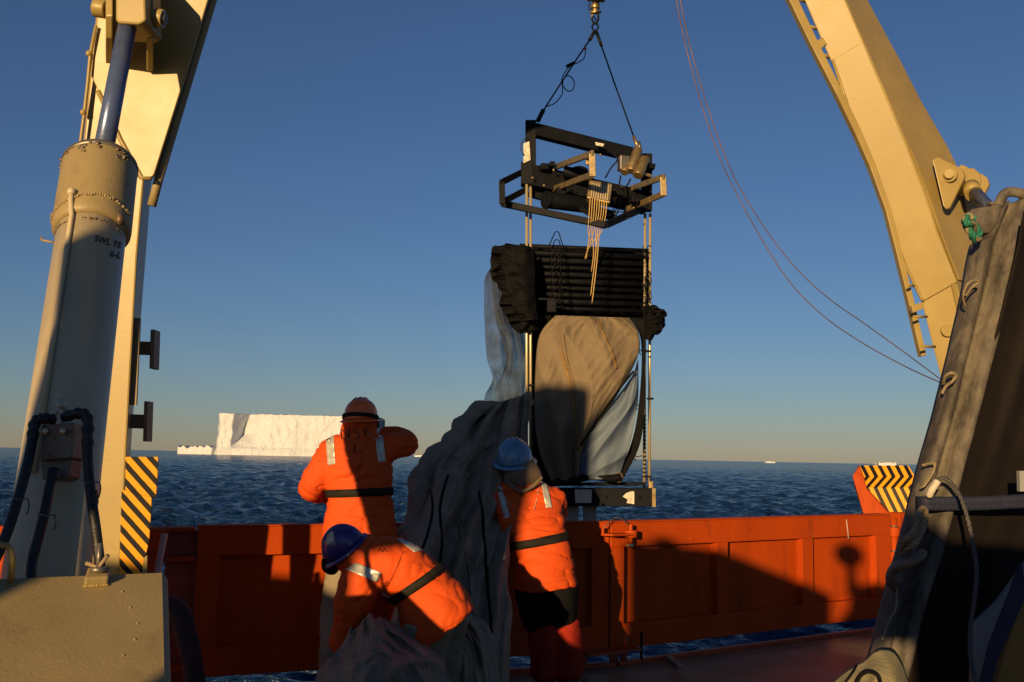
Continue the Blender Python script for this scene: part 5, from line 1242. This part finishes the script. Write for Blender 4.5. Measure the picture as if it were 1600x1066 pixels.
rope('lashing_rope', [(1442, 795, 3.30), (1440, 812, 3.27), (1432, 832, 3.26), (1424, 842, 3.25), (1414, 852, 3.27), (1412, 862, 3.3), (1420, 856, 3.22), (1432, 846, 3.2), (1442, 826, 3.22), (1447, 806, 3.25), (1442, 795, 3.24), (1434, 806, 3.2), (1430, 826, 3.2), (1420, 838, 3.2), (1412, 846, 3.22), (1410, 866, 3.3)], .010, ROPE, n=120, label='tan rope lashed in a knot round the grey beam below the navy strap', cat='rope')
rope('green_white_rope', [(1522, 342, 3.5), (1514, 338, 3.52), (1508, 345, 3.5), (1512, 356, 3.47), (1518, 366, 3.47), (1524, 376, 3.5), (1530, 366, 3.52), (1522, 352, 3.5), (1512, 350, 3.45), (1510, 340, 3.46)], .013, ROPEG, n=80, label='green and white rope knotted on the top lug of the grey beam', cat='rope', m2=ROPE)
rope('twine_loop', [(1508, 480, 3.5), (1505, 462, 3.46), (1512, 444, 3.44), (1524, 438, 3.45), (1528, 442, 3.46), (1518, 450, 3.46), (1509, 462, 3.48)], .0042, ROPE, n=50, label='small tan twine loop on the upper part of the grey beam', cat='twine')
rope('twine_loop', [(1474, 600, 3.46), (1477, 588, 3.42), (1486, 583, 3.4), (1493, 587, 3.41), (1488, 596, 3.42), (1478, 604, 3.44), (1472, 615, 3.45)], .0055, ROPE, n=50, label='tan twine loop where the two thin cables meet the grey beam', cat='twine')
rope('twine_loop', [(1441, 727, 3.38), (1460, 724, 3.34), (1457, 740, 3.33), (1445, 758, 3.33), (1438, 762, 3.35)], .0042, ROPE, n=40, label='tan twine loop on the grey beam just above the navy strap', cat='twine')
MB().tube(pxs([(1452, 775, 3.3), (1457, 764, 3.28), (1465, 752, 3.28)], 8), .012, 10).build('rope_whipping', LABEL, label='white taped end of the steel wire rope', cat='rope end')
MB().tube(pxs([(1442, 864, 3.25), (1436, 872, 3.22), (1420, 880, 3.22), (1404, 884, 3.24), (1394, 894, 3.26), (1392, 908, 3.28), (1398, 918, 3.32)], 30), [.014+.003*math.sin(k*.1) for k in range(30)], 12).build('curved_hook', VALVE, label='curved brown steel hook hanging from the grey beam', cat='hook')
rope('thin_cord', [(1402, 920, 3.3), (1400, 950, 3.28), (1392, 965, 3.27), (1384, 985, 3.27), (1378, 1000, 3.27)], .0035, ROPE, n=40, label='thin tan cord hanging along the lower edge of the grey beam', cat='cord')
# olive canvas bag in the corner
bg_ = empty('canvas_bag', at(1365, 1100, 2.95), 'olive canvas bag top with a curved black strap at the bottom right', 'bag')
mb = MB(); out = [(1296, 1075), (1316, 1055), (1337, 1041), (1352, 1033), (1368, 1019), (1384, 1016), (1397, 1021), (1409, 1040), (1416, 1060), (1424, 1085)]
rows = []
for j in range(24):
    t_ = j/23
    cx = 1362; row = []
    for i in range(60):
        p = LC(out, i/59); x = cx+(p.x-cx)*math.cos((1-t_)*0)*(.25+.75*math.sin(math.pi/2*(t_*.9+.1))) if False else p.x; 
        yy = p.y+(1-t_)*75; xx = p.x+(1360-p.x)*.12*(1-t_)
        row.append(at(xx, yy, 2.98-.16*math.sin(math.pi/2*(1-t_))-.02*rid(N3(i*.07, t_*2, 4))))
    rows.append(row)
bk = [[at(LC(out, i/59).x, LC(out, i/59).y+k*18, 2.99+.07*k) for i in range(60)] for k in range(6)]
bag = MB().grid(rows).build('bag_body', BAG, bg_, solid=.006); MB().grid(bk).build('bag_back', BAG, bg_, solid=.006)
MB().tube(pxs([(1336, 1072, 2.80), (1342, 1058, 2.80), (1354, 1050, 2.80), (1368, 1053, 2.80), (1374, 1062, 2.80), (1376, 1078, 2.80)], 24), [.010]*24, 8, flat=.5).build('black_strap', BLACK, bg_)
MB().tube(pxs([(1318, 1070, 2.84), (1332, 1050, 2.86), (1338, 1040, 2.93)], 14), .0035, 6).build('piping', BLACK, bg_)
# loose strip of wood on deck
a = atz(1042, 1024, .03); b = atz(1063, 1040, .03)
MB().beam(a, b, .05, .02).build('wood_strip', mat('pale_wood', (.32, .24, .16), .8), label='small pale wooden strip lying on the deck near the gate joint', cat='wood strip', bevel=.003)

# ================================================================== unseen blockers added behind the camera, outlined to cast the long shadows
def box_z(mb, x0, x1, y0, y1, z0, z1): mb.prism([VZ((x0, y0, z0)), VZ((x1, y0, z0)), VZ((x1, y1, z0)), VZ((x0, y1, z0))], (0, 0, z1-z0))
TA = math.tan(SUN_AZ); TE = math.tan(SUN_EL)/math.cos(SUN_AZ)
def back(x, z, y):       # point at depth y whose shadow-ray passes (x, 0, z)
    return x+TA*y, z-TE*y
cr = empty('tall_shadow_caster', (-3.6, -1.8, 0), 'unseen cream crane pedestal with housing standing behind the camera', 'shade_tower')  # invented, outline traced back along the sun rays
yb = -1.4
def caster(pts, th, name, m, parent, y=yb):
    q = [VZ((back(x, z, y)[0], y, max(0.0, back(x, z, y)[1]))) for x, z in pts]; return MB().prism(q, (0, -th, 0)).build(name, m, parent, bevel=.01)
caster([(-3.5, 2.14), (-3.06, 2.08), (-2.80, 2.14), (-2.80, 3.8), (-3.4, 3.8), (-3.8, 3.35), (-3.62, 2.92), (-3.5, 2.3)], .3, 'housing', CREAM, cr)  # added block outlined to shade the cylinder and draped net
caster([(-3.5, -.8), (-3.06, -.8), (-3.08, 2.07), (-3.49, 2.13)], .3, 'stem', CREAM, cr)
caster([(-4.78, -.8), (-3.51, -.8), (-3.51, 1.75), (-4.2, 1.98), (-4.78, 2.02)], .3, 'side_block', CREAM, cr)  # added block that darkens the lower left gate
def bk2(x, z): a = back(x, z, yb); return VZ((a[0], yb-.1, a[1]))
wn = empty('low_shadow_caster', (-1.9, -1.9, 0), 'unseen grey winch housing standing behind the camera', 'shade_block')  # invented, its profile draws the shadow edge on the right gate
caster([(-3.05, -.8), (-2.31, -.8), (-2.31, 1.42), (-3.05, 1.45)], .5, 'base', GALV, wn, y=-1.5)
caster([(-2.30, -.8), (-.88, -.8), (-.88, 2.13), (-.92, 2.13), (-1.62, 2.39), (-2.30, 2.39)], .7, 'housing', GALV, wn, y=-1.6)
caster([(-2.1, 2.37), (-1.95, 2.37), (-1.95, 2.45), (-2.1, 2.45)], .1, 'top_block', GALV, wn, y=-1.6)
vn = empty('head_shadow_caster', (.2, -.8, 0), 'unseen round-headed ventilator standing behind the camera', 'silhouette')  # invented stand-in for a person whose shadow falls on the gate
caster([(-.86, 1.60), (-.3, 1.60), (-.29, 1.70), (.05, 1.70), (.06, 1.45), (2.0, 1.45), (2.0, 1.98), (.12, 2.0), (.0, 2.12), (-.2, 2.17), (-.42, 2.12), (-.47, 1.88), (-.60, 1.72), (-.86, 1.71)], .3, 'box', GALV, vn, y=-.8)  # gap left open so sun reaches the bag
caster([(.06, -.5), (2.0, -.5), (2.0, 1.449), (.06, 1.449)], .3, 'base', GALV, vn, y=-.8); caster([(-.86, -.8), (-.3, -.8), (-.3, 1.449), (-.86, 1.59)], .3, 'base', GALV, vn, y=-.8)
c = back(-.45, 2.43, -.8); MB().ball((c[0], -.8, c[1]), (.14, .14, .125), 20, 14).tube([(c[0]+.02, -.8, c[1]-.42), (c[0]+.02, -.8, c[1]+.02)], [.05, .035], 12).build('head', GALV, vn)  # ball and neck shaped for the round shadow on the gate

# ------------------------------------------------------------------ bookkeeping
GROUPS = {'hinged_gate': 'hinged gates of the orange bulwark', 'hinge_post': 'hinge posts of the orange gates', 'bulwark_wall': 'fixed stretches of orange bulwark', 'hydraulic_cylinder': 'hydraulic cylinders of the gantry',
          'small_iceberg': 'small icebergs on the horizon', 'slack_cable': 'slack cables sagging from above', 'twine_loop': 'twine loops on the grey beam', 'person': 'workers in orange coats'}
for o in bpy.data.objects:
    st_ = o.name.split('.')[0]
    if o.parent is None and st_ in GROUPS: o['group'] = GROUPS[st_]
    if o.parent is not None and st_ in ('weld_seam', 'paint_chips', 'slider_rings', 'lashing_cords', 'chain', 'release_slots', 'wire_bails'): o['kind'] = 'stuff'
